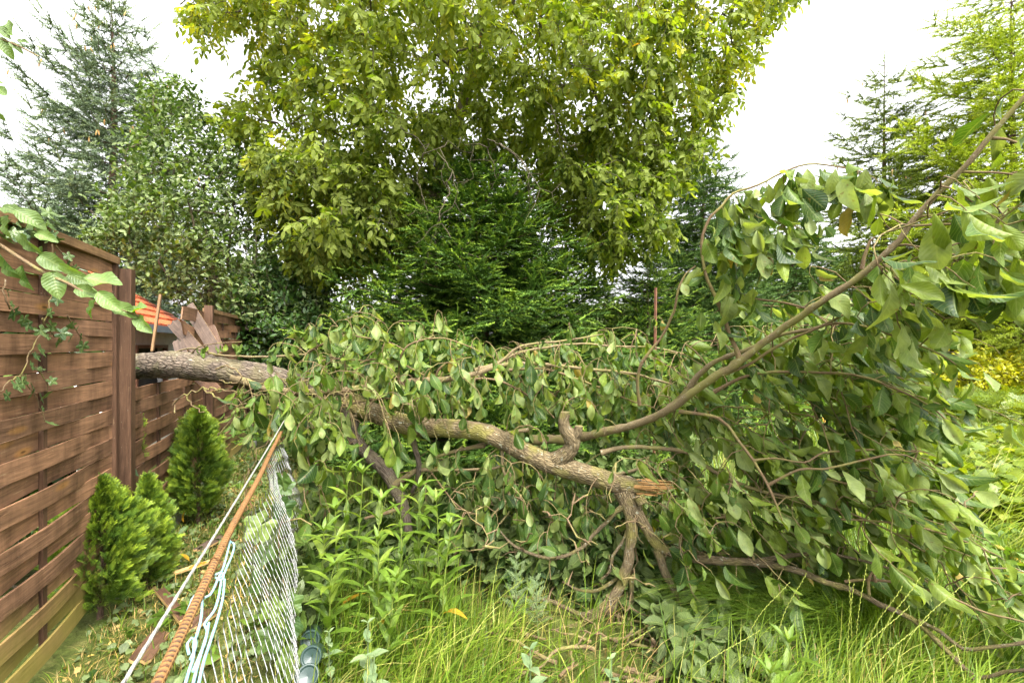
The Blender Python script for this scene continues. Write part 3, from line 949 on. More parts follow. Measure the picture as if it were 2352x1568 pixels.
mesh_root = empty('chain_link_mesh', (-.222 - .42 * 1.5, 1.5, 0), 'sagging galvanised chain-link mesh hanging from the rusty rod', 'mesh fence')
q = Acc()
ddm = unit(np.array((-.42, 1, 0)))
nm = np.array((ddm[1], -ddm[0], 0))
Y0, Y1, NW = .34, 2.95, 72
for k in range(NW):
    yk = Y0 + (Y1 - Y0) * k / NW
    dy = (Y1 - Y0) / NW
    top = rebar_pt(yk)[2] - max(0.0, .15 * (1 - (yk - .5) / 1.6)) - 0.012
    if yk > 2.35:
        top -= (yk - 2.35) * .35
    g_ = float(gz(-.222 - .42 * yk, yk))
    H_ = top - g_ + .02
    nz_ = int(H_ / .033)
    z = top - np.arange(nz_ + 1) * H_ / nz_
    side = np.where(np.arange(nz_ + 1) % 2 == 0, -.53, .53) if True else 0
    yy = yk + dy * side * 1.0
    frac = (top - z) / H_
    bulge = .009 * math.sin(yk * 13 + 1) * np.sin(frac * 7 + yk * 3) + .10 * np.clip(frac, 0, 1) * min(1.0, max(.3, (2.9 - yk))) + .05 * np.sin(np.pi * np.clip(frac, 0, 1)) * (1 + .35 * math.sin(yk * 5)) + .012 * np.sin(yk * 9 + z * 6)
    x = -.222 - .42 * yy
    pts = np.stack((x, yy, z), 1) + nm * (bulge - .16 * dy * side)[:, None]
    # rounded bends: sample three points per leg
    seg = []
    for i in range(len(pts) - 1):
        for u_ in (0, .12, .5, .88):
            w_ = .5 - .5 * math.cos(math.pi * (u_ * .7 + .15)) if 0 < u_ < 1 else u_
            seg.append(pts[i] * (1 - u_) + pts[i + 1] * u_ + (pts[i + 1] - pts[i]) * (1, 1, 0) * ((w_ - u_) * .25) + nm * (.003 * math.cos(math.pi * (i + u_))))
    tube(q, np.array(seg), .00112, 4, val=U(0, 1), cap=False)
sub(q, 'wire_mesh', M['wire'], mesh_root)
for k in range(26):     # twisted tie ends along the top
    q = Acc()
    y_ = U(.7, 2.7)
    b_ = rebar_pt(y_)
    th = np.linspace(0, 5.5, 10) + U(0, 6)
    pl = b_ + np.stack((np.cos(th) * .014, np.linspace(-.01, .012, 10), np.sin(th) * .014 - np.linspace(0, .03, 10)), 1)
    tube(q, pl, .0013, 4)
    sub(q, 'tie_wire', M['rust'], mesh_root)

# rusty upright post behind the fallen tree
A_ = P(1506, 661, 4.4)
q = Acc()
tube(q, np.array([A_ * (1 - t_) + np.array((A_[0] - .02, A_[1], 0)) * t_ for t_ in np.linspace(0, 1, 6)]), .0135, 4)
tag(q.build('rusty_post', M['rustred'], None, False, loc=(A_[0], A_[1], 0)), 'thin red-rusted square metal post standing upright behind the fallen tree', 'post')

# ------------------------------------------------------------------ shed behind the fence
def shed():
    A_ = np.array((-.835 * 5.0, 5.0, 0.0))
    d_ = unit(np.array((-5.05, 6.9, 0)) - A_)
    n_ = np.array((d_[1], -d_[0], 0))
    root = empty('garden_shed', A_, 'small white shed with an orange roof seen through the gap in the fence', 'shed')
    Ls, Lr = -.25, 2.05
    q = Acc()
    # wall with an opening between s=.25 and s=1.3, z .85..1.42
    for (s0, s1, z0, z1) in ((Ls, .05, 0, 1.62), (1.35, Lr, 0, 1.62), (.05, 1.35, 0, .8), (.05, 1.35, 1.42, 1.62)):
        box(q, A_ + d_ * (s0 + s1) / 2 - n_ * .07 + ZV * (z0 + z1) / 2, d_ * (s1 - s0), n_ * .14, ZV * (z1 - z0))
    box(q, A_ + d_ * (Lr - .07) - n_ * 1.24 + ZV * .81, d_ * .14, n_ * 2.2, ZV * 1.62)
    box(q, A_ + d_ * (Ls + .07) - n_ * 1.24 + ZV * .81, d_ * .14, n_ * 2.2, ZV * 1.62)
    box(q, A_ + d_ * ((Ls + Lr) / 2) - n_ * 2.41 + ZV * .81, d_ * (Lr - Ls), n_ * .14, ZV * 1.62)
    sub(q, 'wall', M['plaster'], root, False)
    q = Acc()
    for (z0, z1, s0, s1) in ((.8, .84, .05, 1.35), (1.38, 1.42, .05, 1.35), (.84, 1.38, .05, .1), (.84, 1.38, 1.29, 1.35)):
        box(q, A_ + d_ * (s0 + s1) / 2 + n_ * .008 + ZV * (z0 + z1) / 2, d_ * (s1 - s0), n_ * .05, ZV * (z1 - z0))
    wf = sub(q, 'window_frame', M['rustred'], root, False)
    q = Acc()
    box(q, A_ + d_ * .7 - n_ * .10 + ZV * 1.11, d_ * 1.3, n_ * .02, ZV * .62)  # dark sheet stands in for the shade inside the opening
    sub(q, 'dark_opening_sheet', M['dark'], root, False)
    # roof: ridge parallel to the front wall, with courses of sheet tiles
    q = Acc()
    for side in (1, -1):
        nrow = 9
        for r_ in range(nrow):
            f0, f1 = r_ / nrow, (r_ + 1) / nrow
            o0 = (.22 - 1.42 * f0) if side > 0 else (-2.62 + 1.42 * f0)
            o1 = (.22 - 1.42 * f1) if side > 0 else (-2.62 + 1.42 * f1)
            z0, z1 = 1.64 + .98 * f0, 1.64 + .98 * f1
            for c_ in range(14):
                s0 = Ls - .2 + (Lr - Ls + .4) * c_ / 14
                s1 = Ls - .2 + (Lr - Ls + .4) * (c_ + 1) / 14
                lift = .02 + U(0, .008)
                v = [A_ + d_ * s0 + n_ * o0 + ZV * (z0 + lift), A_ + d_ * (s1 - .01) + n_ * o0 + ZV * (z0 + lift),
                     A_ + d_ * (s1 - .01) + n_ * o1 + ZV * z1, A_ + d_ * s0 + n_ * o1 + ZV * z1]
                v2 = [p_ - ZV * .03 for p_ in v]
                q.add(np.array(v + v2), [[0, 1, 2, 3], [7, 6, 5, 4], [0, 4, 5, 1], [1, 5, 6, 2], [2, 6, 7, 3], [3, 7, 4, 0]])
    rf = sub(q, 'roof', M['roof'], root, False)
    q = Acc()
    box(q, A_ + d_ * ((Ls + Lr) / 2) + n_ * .235 + ZV * 1.60, d_ * (Lr - Ls + .4), n_ * .025, ZV * .075)
    sub(q, 'fascia', M['fascia'], rf, False)


shed()


# ------------------------------------------------------------------ green glass jars at the foot of the mesh
def jar(pos, axis, r, L, label):
    q = Acc()
    prof = [(.03, .70), (.005, .80), (0.0, .86), (0.0, .93), (.02, 1), (.05, 1), (.72, 1), (.82, .92), (.88, .72), (.92, .70), (.93, .78), (1.0, .78), (1.0, .68)]
    ax = unit(axis)
    pts = np.array([pos + ax * (a_ * L) for a_, _ in prof])
    # thin rings so the end disc is not degenerate
    s1_ = unit(np.cross(ax, (0.2, .1, 1)))
    s2_ = np.cross(ax, s1_)
    th_ = np.linspace(0, 2 * math.pi, 20, endpoint=False)
    V_ = np.vstack([p_ + (s1_ * np.cos(th_)[:, None] + s2_ * np.sin(th_)[:, None]) * b_ * r for p_, (_, b_) in zip(pts, prof)])
    i_, k_ = np.meshgrid(np.arange(len(prof) - 1), np.arange(20), indexing='ij')
    q.add(V_, np.stack((i_ * 20 + k_, i_ * 20 + (k_ + 1) % 20, (i_ + 1) * 20 + (k_ + 1) % 20, (i_ + 1) * 20 + k_), -1).reshape(-1, 4))
    c = pts[0]
    inner = q.v[-1][:20]
    vv = np.vstack((inner, (c + ax * .006)[None]))
    k = np.arange(20)
    q.add(vv, np.stack(((k + 1) % 20, k, np.full(20, 20)), 1))
    o = q.build('glass_jar', M['glass'], None, False, loc=pos)
    tag(o, label, 'jar', 'green glass jars by the mesh')


CAMV = np.array((0, 0, CAM_H))
jar(P(706, 1552, 1.62), unit(P(706, 1552, 1.62) - CAMV) + (.1, 0, -.1), .040, .16, 'green glass jar lying lowest beside the chain-link mesh, rim towards the viewer')
jar(P(714, 1508, 1.70), unit(P(714, 1508, 1.70) - CAMV) + (.15, 0, .1), .038, .16, 'green glass jar lying second from the bottom beside the mesh')
jar(P(712, 1470, 1.84), unit(P(712, 1470, 1.84) - CAMV) + (.1, 0, .2), .038, .16, 'green glass jar lying furthest in, half under the vine leaves by the mesh')

rng = np.random.default_rng(11)
# ------------------------------------------------------------------ leaf templates
R9 = [0, .06, .16, .3, .45, .6, .75, .87, .95, 1.0]
R6 = [0, .12, .32, .55, .78, 1.0]
R4 = [0, .25, .6, 1.0]
PLUM_T = [leaf_template(ovate(wd_, pk_, sh_), R9, 4, c_, f_, w_, .20, .013, td_) for c_, f_, w_, wd_, pk_, td_, sh_ in
          ((.15, .35, .14, .27, .58, 1.0, .75), (.40, .6, .2, .23, .5, 0, .9), (-.15, .4, .22, .28, .55, -1.2, .75), (.6, .3, .18, .26, .60, 2.0, .8), (.25, 1.1, .14, .27, .56, 0, .8), (.1, -.5, .22, .26, .52, 1.5, .8), (.3, .2, .28, .22, .47, -1.0, .9), (-.3, .8, .14, .25, .55, .5, .75), (.75, .5, .22, .23, .52, 0, .85), (.95, .7, .2, .24, .5, 0, .8))]
WAL_T0 = [leaf_template(ovate(.22, .5), R6, 2, c_, f_, .05) for c_, f_ in ((.25, .3), (.5, .5), (.1, .15))]


def compound(nl, seed_):
    r_ = np.random.default_rng(seed_)
    parts = []
    L = 2.2
    droop = r_.uniform(.1, .45)
    for i in range(nl):
        u_ = .45 + .55 * i / (nl - 1) if nl > 1 else 1
        p_ = np.array((u_ * L, 0, -droop * u_ * u_ * L * .5))
        s = .75 + .35 * u_
        if i == nl - 1:
            parts.append(xf(WAL_T0[r_.integers(3)], p_, (1, 0, -droop - .2), (r_.normal() * .3, r_.normal() * .3, 1), s * 1.1))
        else:
            for sg in (1, -1):
                parts.append(xf(WAL_T0[r_.integers(3)], p_, (.55 + r_.normal() * .15, sg * .9, -.25 - .25 * r_.random()), (r_.normal() * .35, r_.normal() * .35, 1), s * r_.uniform(.8, 1.1)))
    # rachis
    ra = Acc()
    us = np.linspace(0, 1, 5)
    tube(ra, np.stack((us * L, us * 0, -droop * us * us * L * .5), 1), .016, 3, cap=False)
    parts.append((np.vstack(ra.v), np.vstack(ra.f4), np.zeros((sum(map(len, ra.v)), 2)) + (.5, 0)))
    return merge_t(parts)


WAL_T = [compound(4, 3), compound(3, 5), compound(4, 9), compound(3, 12)]
SMALL_T = [leaf_template(ovate(.24, .48), R4, 2, c_, f_, 0, .2, .014) for c_, f_ in ((.2, .3), (.45, .5), (-.1, .2))]
LANCE_T = [leaf_template(ovate(.115, .45), R6, 2, c_, f_, .04) for c_, f_ in ((.35, .3), (.15, .4), (.6, .3))]
MINT_T = [leaf_template(ovate(.26, .42), R6, 4, c_, .25, .12) for c_ in (.25, .45)]


def lobed(lobes, depth, seed_, n=28):
    """Broad lobed leaf blade (vine, ivy): base at the origin, tip along +x."""
    r_ = np.random.default_rng(seed_)
    th = np.linspace(-math.pi * .93, math.pi * .93, n)
    rr = 0.5 + depth * np.cos(th * lobes / 1.0) * (1 - .25 * np.abs(th) / math.pi) + r_.normal(size=n) * .012
    rr *= 1 - .12 * (np.abs(th) / math.pi) ** 2
    x, y = .42 + rr * np.cos(th), rr * np.sin(th)
    ring = np.stack((x, y, -.22 * (rr ** 2) + .06 * np.cos(5 * th)), 1)
    mid = np.stack((.42 + .5 * rr * np.cos(th), .5 * rr * np.sin(th), -.04 + .03 * np.cos(5 * th)), 1)
    c = np.array([[.42, 0, 0]])
    V = np.vstack((ring, mid, c, [[-.45, .012, -.1], [-.45, -.012, -.1]]))
    i = np.arange(n - 1)
    F = [np.stack((i, i + 1, n + i + 1, n + i), 1), np.stack((n + i, n + i + 1, np.full(n - 1, 2 * n), np.full(n - 1, 2 * n)), 1)]
    f = np.vstack(F)
    uv = np.stack((V[:, 0] * .7, V[:, 1] * 2), 1)
    return V, f, uv


def quads_to_ok(t):
    """Split degenerate quads (repeated last index) into a separate triangle list."""
    v, f, uv = t
    deg = f[:, 2] == f[:, 3]
    return (v, f[~deg], uv), (v, f[deg][:, :3], uv)


class Lobed:
    def __init__(s, lobes, depth, seeds):
        s.t = [quads_to_ok(lobed(lobes, depth, k)) for k in seeds]

    def put(s, acc, pos, dirs, norms, size, val=None):
        pos = np.asarray(pos, float).reshape(-1, 3)
        n = len(pos)
        dirs = np.broadcast_to(np.asarray(dirs, float), (n, 3))
        norms = np.broadcast_to(np.asarray(norms, float), (n, 3))
        size = np.broadcast_to(np.asarray(size, float), (n,))
        val = U(0, 1, n) if val is None else np.broadcast_to(val, (n,))
        wh = rng.integers(0, len(s.t), n)
        for k, (tq, tt) in enumerate(s.t):
            m = wh == k
            inst(acc, [tq], pos[m], dirs[m], norms[m], size[m], val[m])
            inst(acc, [tt], pos[m], dirs[m], norms[m], size[m], val[m])


VINE_L = Lobed(5, .10, (1, 2, 3))
IVY_L = Lobed(5, .15, (4, 5))

# ------------------------------------------------------------------ the fallen plum tree
plum = empty('fallen_plum_tree', P(1420, 1150, 2.5) * (1, 1, 0), 'fallen plum tree lying across the smashed fence with drooping wilted leaves', 'tree')
SK = Skel()


def pxline(pts):
    """rows (px, py, Y, diameter in px) -> rows (x, y, z, radius in metres)"""
    return np.array([(*P(a_, b_, Y), .5 * D / FPX * Y) for a_, b_, Y, D in pts])


trunk = pxline([(200, 862, 4.0, 58), (250, 850, 3.75, 60), (298, 843, 3.5, 60), (403, 838, 3.35, 60), (476, 845, 3.28, 61), (549, 856, 3.22, 58), (622, 867, 3.18, 54), (690, 886, 3.12, 48), (760, 912, 3.05, 45), (850, 944, 2.98, 43),
                (945, 978, 2.9, 43), (1023, 983, 2.84, 41), (1101, 991, 2.78, 41), (1160, 1014, 2.74, 42), (1238, 1053, 2.68, 43), (1316, 1079, 2.62, 45), (1394, 1102, 2.56, 46), (1455, 1120, 2.5, 44)])
tp = smoothline(trunk, .025)
q = Acc()
ks = int(len(tp) * .60)
tube(q, tp[:ks + 1, :3], tp[:ks + 1, 3], 26, bump=.11, bscale=60, cap=False)
tube(q, tp[ks - 4:, :3], tp[ks - 4:, 3] * 1.01, 26, bump=.11, bscale=60, mat=1)
tr_o = sub(q, 'trunk', [M['bark_trunk'], M['bark_plum']], plum)
SK.add(tp[::3, :3])
# broken end: a torn socket of raw splinters
q = Acc()
E0, E1 = P(1440, 1116, 2.5), P(1534, 1121, 2.44)
ax = unit(E1 - E0)
s1 = unit(np.cross(ax, ZV))
s2 = np.cross(s1, ax)
tube(q, smoothline(np.array([E0 - ax * .03, E0 + ax * .06, E0 + ax * .12, E0 + ax * .155]), .012), np.linspace(.045, .026, 17)[:len(smoothline(np.array([E0 - ax * .03, E0 + ax * .06, E0 + ax * .12, E0 + ax * .155]), .012))], 14, bump=.2, bscale=80)
bst = sub(q, 'broken_stub', M['bark_plum'], plum)
q = Acc()
for k in range(90):
    th = U(0, 2 * math.pi)
    rr = U(.004, .046)
    b_ = E0 + ax * U(.02, .10) + s1 * math.cos(th) * rr + s2 * math.sin(th) * rr * .8
    L_ = U(.06, .15) * (1.25 if math.sin(th) > 0 else .8)
    e_ = b_ + ax * L_ + s1 * U(-.008, .008) + s2 * U(-.008, .010)
    tube(q, np.array([b_, (b_ + e_) / 2 + s2 * U(-.003, .003), e_]), [U(.006, .011), U(.004, .009), .001], 4, val=U(0, 1))
sub(q, 'torn_wood', M['tornwood'], bst, False)
q = Acc()
K1, K2 = P(1466, 1140, 2.44), P(1476, 1158, 2.42)
tube(q, np.array([K1, (K1 + K2) / 2, K2]), [.03, .028, .026], 12, bump=.2)
sub(q, 'branch_scar', M['bark_plum'], bst)

# sawn stub fork on the trunk
q = Acc()
for ln in ([(1272, 1062, 2.66, 44), (1300, 1044, 2.62, 38), (1316, 1022, 2.6, 34), (1312, 1004, 2.6, 38), (1298, 986, 2.6, 29), (1294, 966, 2.6, 25), (1298, 948, 2.6, 23)],
           [(1312, 1012, 2.59, 24), (1326, 996, 2.58, 21), (1330, 980, 2.58, 20)]):
    g_ = smoothline(pxline(ln), .012)
    tube(q, g_[:, :3], g_[:, 3], 14, bump=.14, bscale=70)
sub(q, 'sawn_stub', M['bark_plum'], plum)
for c_, r_ in ((P(1298, 947, 2.6), .0275), (P(1330, 979, 2.58), .0235)):
    q = Acc()
    tube(q, np.array([c_, c_ + (0, 0, .0025), c_ + (0, 0, .004)]), [r_, r_, r_ * .9], 14)
    sub(q, 'cut_face', M['bark_limb'], plum)

LIMBS = [
    # (points, material, name)
    ([(540, 868, 3.16, 18), (600, 888, 3.08, 16), (652, 897, 3.02, 16), (730, 899, 2.98, 15), (848, 890, 2.94, 15), (945, 880, 2.92, 14), (1043, 868, 2.9, 13), (1094, 856, 2.9, 12), (1140, 840, 2.9, 10), (1199, 834, 2.88, 8), (1316, 842, 2.84, 7.5), (1433, 858, 2.8, 7), (1493, 870, 2.76, 6), (1580, 892, 2.7, 4)], 'bark_limb'),
    ([(1100, 848, 2.92, 9), (1140, 838, 2.94, 8), (1156, 826, 2.95, 7), (1191, 799, 2.96, 6), (1240, 788, 2.96, 5), (1289, 784, 2.96, 5), (1340, 776, 2.96, 4), (1386, 767, 2.95, 2)], 'bark_limb'),
    ([(1090, 852, 2.96, 9), (1140, 836, 3.0, 8), (1190, 812, 3.02, 7), (1258, 797, 3.04, 5.5), (1336, 788, 3.05, 5), (1414, 794, 3.04, 4.5), (1493, 797, 3.02, 4), (1570, 812, 3.0, 3)], 'bark_limb'),
    ([(1170, 850, 2.84, 6), (1210, 848, 2.82, 5), (1258, 850, 2.8, 5), (1355, 882, 2.74, 4.5), (1433, 913, 2.68, 4), (1472, 929, 2.65, 3)], 'twig'),
    ([(1082, 870, 2.9, 6), (1130, 872, 2.86, 5.5), (1180, 890, 2.82, 5), (1238, 925, 2.76, 4), (1273, 960, 2.74, 3)], 'twig'),
    # big right limb and its partner
    ([(1200, 1012, 2.98, 20), (1290, 1010, 2.86, 21), (1350, 1004, 2.74, 20), (1410, 990, 2.6, 19), (1480, 968, 2.45, 18), (1545, 936, 2.3, 18), (1612, 882, 2.15, 17.5), (1702, 830, 2.0, 17), (1779, 772, 1.88, 16), (1874, 696, 1.72, 15), (1945, 649, 1.64, 14), (2041, 572, 1.54, 14), (2088, 515, 1.5, 13), (2160, 439, 1.44, 12.5), (2231, 368, 1.38, 12), (2302, 282, 1.33, 11), (2345, 234, 1.3, 10), (2420, 150, 1.25, 7), (2480, 60, 1.2, 4)], 'bark_limb'),
    ([(1540, 938, 2.34, 15), (1575, 902, 2.28, 15), (1602, 862, 2.22, 14), (1640, 832, 2.16, 11), (1722, 800, 2.06, 9), (1800, 768, 1.98, 8), (1880, 752, 1.9, 7), (1945, 718, 1.84, 5)], 'bark_limb'),
    ([(1700, 829, 2.0, 11), (1690, 800, 2.0, 10), (1674, 770, 2.0, 9), (1660, 730, 1.98, 8.5), (1641, 682, 1.96, 8), (1622, 644, 1.95, 7.5), (1612, 601, 1.94, 7), (1612, 539, 1.92, 7), (1631, 496, 1.9, 6.5), (1655, 473, 1.89, 6), (1683, 444, 1.88, 5.5), (1741, 425, 1.86, 5), (1798, 396, 1.84, 4.5), (1855, 377, 1.82, 4), (1922, 382, 1.8, 3.5), (1969, 392, 1.78, 3), (2010, 410, 1.77, 2)], 'twig'),
    ([(1469, 930, 2.5, 7), (1465, 885, 2.48, 7), (1469, 846, 2.45, 7), (1493, 806, 2.42, 7), (1522, 768, 2.4, 6.5), (1545, 715, 2.36, 6), (1555, 668, 2.34, 5), (1574, 630, 2.32, 4), (1598, 611, 2.3, 2)], 'twig'),
    ([(1660, 860, 2.06, 8), (1720, 838, 2.0, 7), (1798, 790, 1.9, 7), (1855, 763, 1.84, 6), (1920, 740, 1.8, 6), (2010, 756, 1.76, 5), (2088, 787, 1.72, 4.5), (2160, 815, 1.68, 3.5), (2231, 863, 1.65, 2.5)], 'twig'),
    ([(1640, 900, 2.2, 8), (1720, 862, 2.12, 7), (1800, 852, 2.05, 6.5), (1907, 855, 1.98, 6), (1979, 863, 1.92, 6), (2055, 892, 1.88, 5), (2136, 934, 1.84, 4), (2200, 990, 1.8, 2.5)], 'twig'),
    ([(1560, 945, 2.3, 8), (1610, 950, 2.24, 7.5), (1650, 958, 2.2, 7), (1673, 976, 2.18, 7), (1703, 1018, 2.14, 7), (1733, 1059, 2.1, 6.5), (1763, 1112, 2.05, 6), (1778, 1146, 2.02, 5), (1797, 1195, 2.0, 3)], 'twig'),
    ([(1767, 1112, 2.05, 6), (1835, 1078, 1.98, 5.5), (1892, 1076, 1.94, 5), (1967, 1059, 1.9, 5), (2043, 1042, 1.86, 4.5), (2080, 1044, 1.85, 3.5), (2150, 1080, 1.82, 2.5)], 'twig'),
    ([(1733, 1057, 2.1, 5), (1780, 1052, 2.06, 4.5), (1846, 1062, 2.02, 4), (1892, 1040, 2.06, 5), (1967, 1035, 2.04, 5), (2043, 1033, 2.0, 4), (2107, 1038, 1.98, 2.5)], 'twig'),
    ([(1380, 1040, 2.62, 10), (1430, 1026, 2.6, 9), (1488, 1025, 2.56, 9), (1575, 1037, 2.48, 9), (1639, 1078, 2.4, 8), (1715, 1116, 2.34, 8), (1771, 1133, 2.28, 7), (1850, 1150, 2.2, 6), (1950, 1178, 2.12, 5), (2060, 1230, 2.05, 4), (2160, 1290, 2.0, 3)], 'bark_limb'),
    # low limb that runs along the ground to the right
    ([(1440, 1130, 2.5, 26), (1462, 1172, 2.46, 25), (1488, 1218, 2.42, 23), (1512, 1258, 2.4, 22), (1564, 1278, 2.36, 20), (1639, 1285, 2.3, 20), (1741, 1290, 2.24, 16), (1835, 1312, 2.15, 14), (1892, 1339, 2.08, 13), (1948, 1354, 2.04, 12.5), (2024, 1388, 1.98, 12), (2099, 1422, 1.92, 12), (2156, 1474, 1.84, 11), (2213, 1535, 1.76, 10), (2270, 1600, 1.68, 8)], 'bark_plum'),
    ([(1741, 1290, 2.24, 12), (1790, 1276, 2.22, 11), (1840, 1268, 2.2, 9), (1900, 1272, 2.14, 7), (1990, 1290, 2.06, 6), (2090, 1320, 2.0, 4)], 'bark_plum'),
    ([(1511, 1262, 2.4, 17), (1526, 1316, 2.36, 16), (1548, 1354, 2.34, 15), (1575, 1410, 2.3, 14), (1579, 1486, 2.26, 10)], 'bark_plum'),
    # main downward leg with its curve to the left, standing on the ground
    ([(1430, 1128, 2.5, 30), (1447, 1185, 2.46, 27), (1446, 1240, 2.44, 25), (1440, 1290, 2.42, 24), (1426, 1340, 2.4, 23), (1403, 1382, 2.38, 22), (1372, 1412, 2.36, 18), (1330, 1436, 2.32, 12), (1280, 1450, 2.28, 9), (1220, 1474, 2.22, 6)], 'bark_plum'),
    ([(1406, 1370, 2.38, 20), (1402, 1410, 2.37, 20), (1401, 1452, 2.36, 18), (1400, 1490, 2.33, 12)], 'bark_plum'),
    ([(1400, 1388, 2.38, 13), (1360, 1406, 2.36, 12), (1330, 1412, 2.34, 11), (1299, 1395, 2.36, 9), (1243, 1373, 2.42, 8), (1156, 1369, 2.44, 6)], 'bark_plum'),
    ([(1436, 1160, 2.48, 11), (1414, 1176, 2.46, 10), (1394, 1199, 2.44, 9), (1360, 1233, 2.42, 8), (1337, 1256, 2.4, 8), (1280, 1282, 2.38, 7.5), (1224, 1274, 2.4, 7), (1179, 1252, 2.42, 6), (1148, 1218, 2.46, 4)], 'bark_plum'),
    ([(1445, 1210, 2.46, 8), (1425, 1250, 2.44, 7), (1405, 1278, 2.42, 7), (1401, 1310, 2.4, 6), (1380, 1330, 2.38, 4)], 'bark_plum'),
    ([(1434, 1300, 2.42, 9), (1415, 1330, 2.4, 8), (1375, 1354, 2.38, 8), (1330, 1354, 2.38, 6), (1292, 1335, 2.4, 4)], 'bark_plum'),
    ([(1449, 1320, 2.4, 10), (1451, 1360, 2.38, 9), (1448, 1402, 2.36, 8), (1432, 1450, 2.32, 6), (1415, 1475, 2.3, 4)], 'bark_plum'),
    ([(1400, 1455, 2.34, 9), (1350, 1470, 2.3, 8), (1290, 1500, 2.24, 7), (1240, 1530, 2.18, 5)], 'bark_plum'),
    ([(1360, 1416, 2.34, 8), (1310, 1470, 2.28, 7), (1330, 1530, 2.18, 6), (1390, 1560, 2.1, 4)], 'bark_plum'),
    ([(1579, 1400, 2.3, 6), (1620, 1470, 2.24, 6), (1680, 1500, 2.2, 5), (1700, 1530, 2.15, 3)], 'twig'),
    ([(1575, 1440, 2.28, 10), (1560, 1520, 2.16, 11), (1580, 1560, 2.08, 10), (1580, 1600, 2.0, 8)], 'bark_plum'),
    # leg under the middle of the trunk
    ([(800, 935, 3.0, 28), (816, 1010, 2.98, 29), (853, 1052, 2.96, 29), (887, 1086, 2.94, 29), (906, 1120, 2.92, 28), (925, 1160, 2.9, 24), (940, 1230, 2.88, 18)], 'bark_trunk'),
    ([(908, 1112, 2.92, 14), (937, 1093, 2.9, 13), (955, 1080, 2.9, 12), (990, 1078, 2.88, 8), (1046, 1079, 2.84, 6), (1122, 1076, 2.8, 6), (1197, 1059, 2.76, 5)], 'bark_limb'),
    ([(940, 985, 2.9, 12), (954, 1029, 2.88, 12), (964, 1063, 2.86, 12), (960, 1100, 2.86, 11), (946, 1130, 2.88, 8)], 'bark_trunk'),
    ([(1113, 1022, 2.84, 9), (1050, 1036, 2.88, 8), (1004, 1048, 2.9, 7)], 'bark_limb'),
    ([(925, 1165, 2.9, 9), (880, 1178, 2.88, 8), (838, 1190, 2.86, 6)], 'twig'),
    # hanging side shoots
    ([(1154, 1030, 2.74, 7), (1157, 1082, 2.72, 7), (1172, 1116, 2.7, 7), (1160, 1150, 2.68, 6), (1133, 1180, 2.66, 5), (1110, 1215, 2.64, 3)], 'bark_limb'),
    ([(1160, 1060, 2.72, 6), (1180, 1110, 2.7, 6), (1178, 1160, 2.68, 5), (1150, 1200, 2.66, 4)], 'bark_limb'),
    ([(982, 1074, 2.88, 4), (1010, 1110, 2.84, 4), (1046, 1155, 2.8, 4), (1080, 1180, 2.78, 3)], 'twig'),
    ([(664, 940, 3.0, 6), (672, 971, 2.95, 6), (682, 1010, 2.9, 6), (691, 1061, 2.84, 5.5), (699, 1100, 2.8, 5)], 'twig'),
    ([(699, 1095, 2.8, 4), (722, 1072, 2.8, 4), (752, 1056, 2.8, 3.5), (785, 1030, 2.8, 3), (815, 1012, 2.8, 2)], 'twig'),
    ([(704, 1040, 2.88, 7), (712, 1080, 2.86, 7), (740, 1100, 2.84, 6.5), (776, 1118, 2.8, 5)], 'bark_limb'),
    # shoots above the trunk
    ([(440, 812, 3.3, 3), (458, 797, 3.25, 3), (500, 789, 3.2, 2.5), (556, 785, 3.15, 2)], 'twig'),
    ([(388, 816, 3.35, 4), (440, 800, 3.3, 4), (505, 815, 3.2, 5), (600, 819, 3.1, 5), (691, 815, 3.02, 5), (762, 822, 2.98, 4), (850, 830, 2.95, 3)], 'bark_limb'),
    ([(704, 870, 3.02, 5), (707, 820, 2.98, 5), (722, 800, 2.96, 5), (762, 780, 2.94, 4.5), (797, 770, 2.92, 4), (848, 776, 2.9, 3.5), (900, 788, 2.88, 3), (930, 805, 2.87, 2)], 'twig'),
    ([(915, 880, 2.94, 5), (918, 830, 2.92, 5), (930, 800, 2.9, 4.5), (950, 786, 2.9, 4), (984, 778, 2.9, 4), (1023, 777, 2.88, 3), (1062, 790, 2.87, 3), (1104, 808, 2.86, 2)], 'twig'),
    ([(810, 890, 2.96, 5), (824, 842, 2.94, 5), (855, 825, 2.93, 4.5), (906, 827, 2.92, 4), (945, 846, 2.92, 3.5), (975, 862, 2.9, 3)], 'twig'),
    ([(700, 900, 3.0, 5), (703, 866, 2.98, 5), (725, 842, 2.96, 4.5), (745, 828, 2.95, 4), (790, 824, 2.94, 2.5)], 'twig'),
    ([(1000, 872, 2.92, 5), (1006, 852, 2.9, 5), (1023, 835, 2.89, 4), (1045, 827, 2.88, 4), (1085, 820, 2.88, 2)], 'twig'),
    ([(730, 925, 3.0, 7), (770, 932, 2.92, 6), (808, 925, 2.88, 6), (855, 918, 2.84, 5), (900, 916, 2.82, 4.5), (945, 932, 2.8, 4), (985, 955, 2.78, 3)], 'twig'),
    ([(664, 900, 3.05, 5), (690, 890, 3.0, 5), (740, 915, 2.94, 6), (765, 945, 2.92, 7), (785, 960, 2.92, 8), (820, 955, 2.93, 7)], 'bark_limb'),
    ([(1215, 987, 2.72, 8), (1150, 996, 2.76, 7), (1100, 1012, 2.8, 6)], 'bark_limb'),
    # right-hand side twigs of the big limb
    ([(2041, 567, 1.55, 5), (2080, 562, 1.52, 5), (2112, 568, 1.5, 5), (2150, 580, 1.48, 4.5), (2200, 600, 1.44, 3.5)], 'twig'),
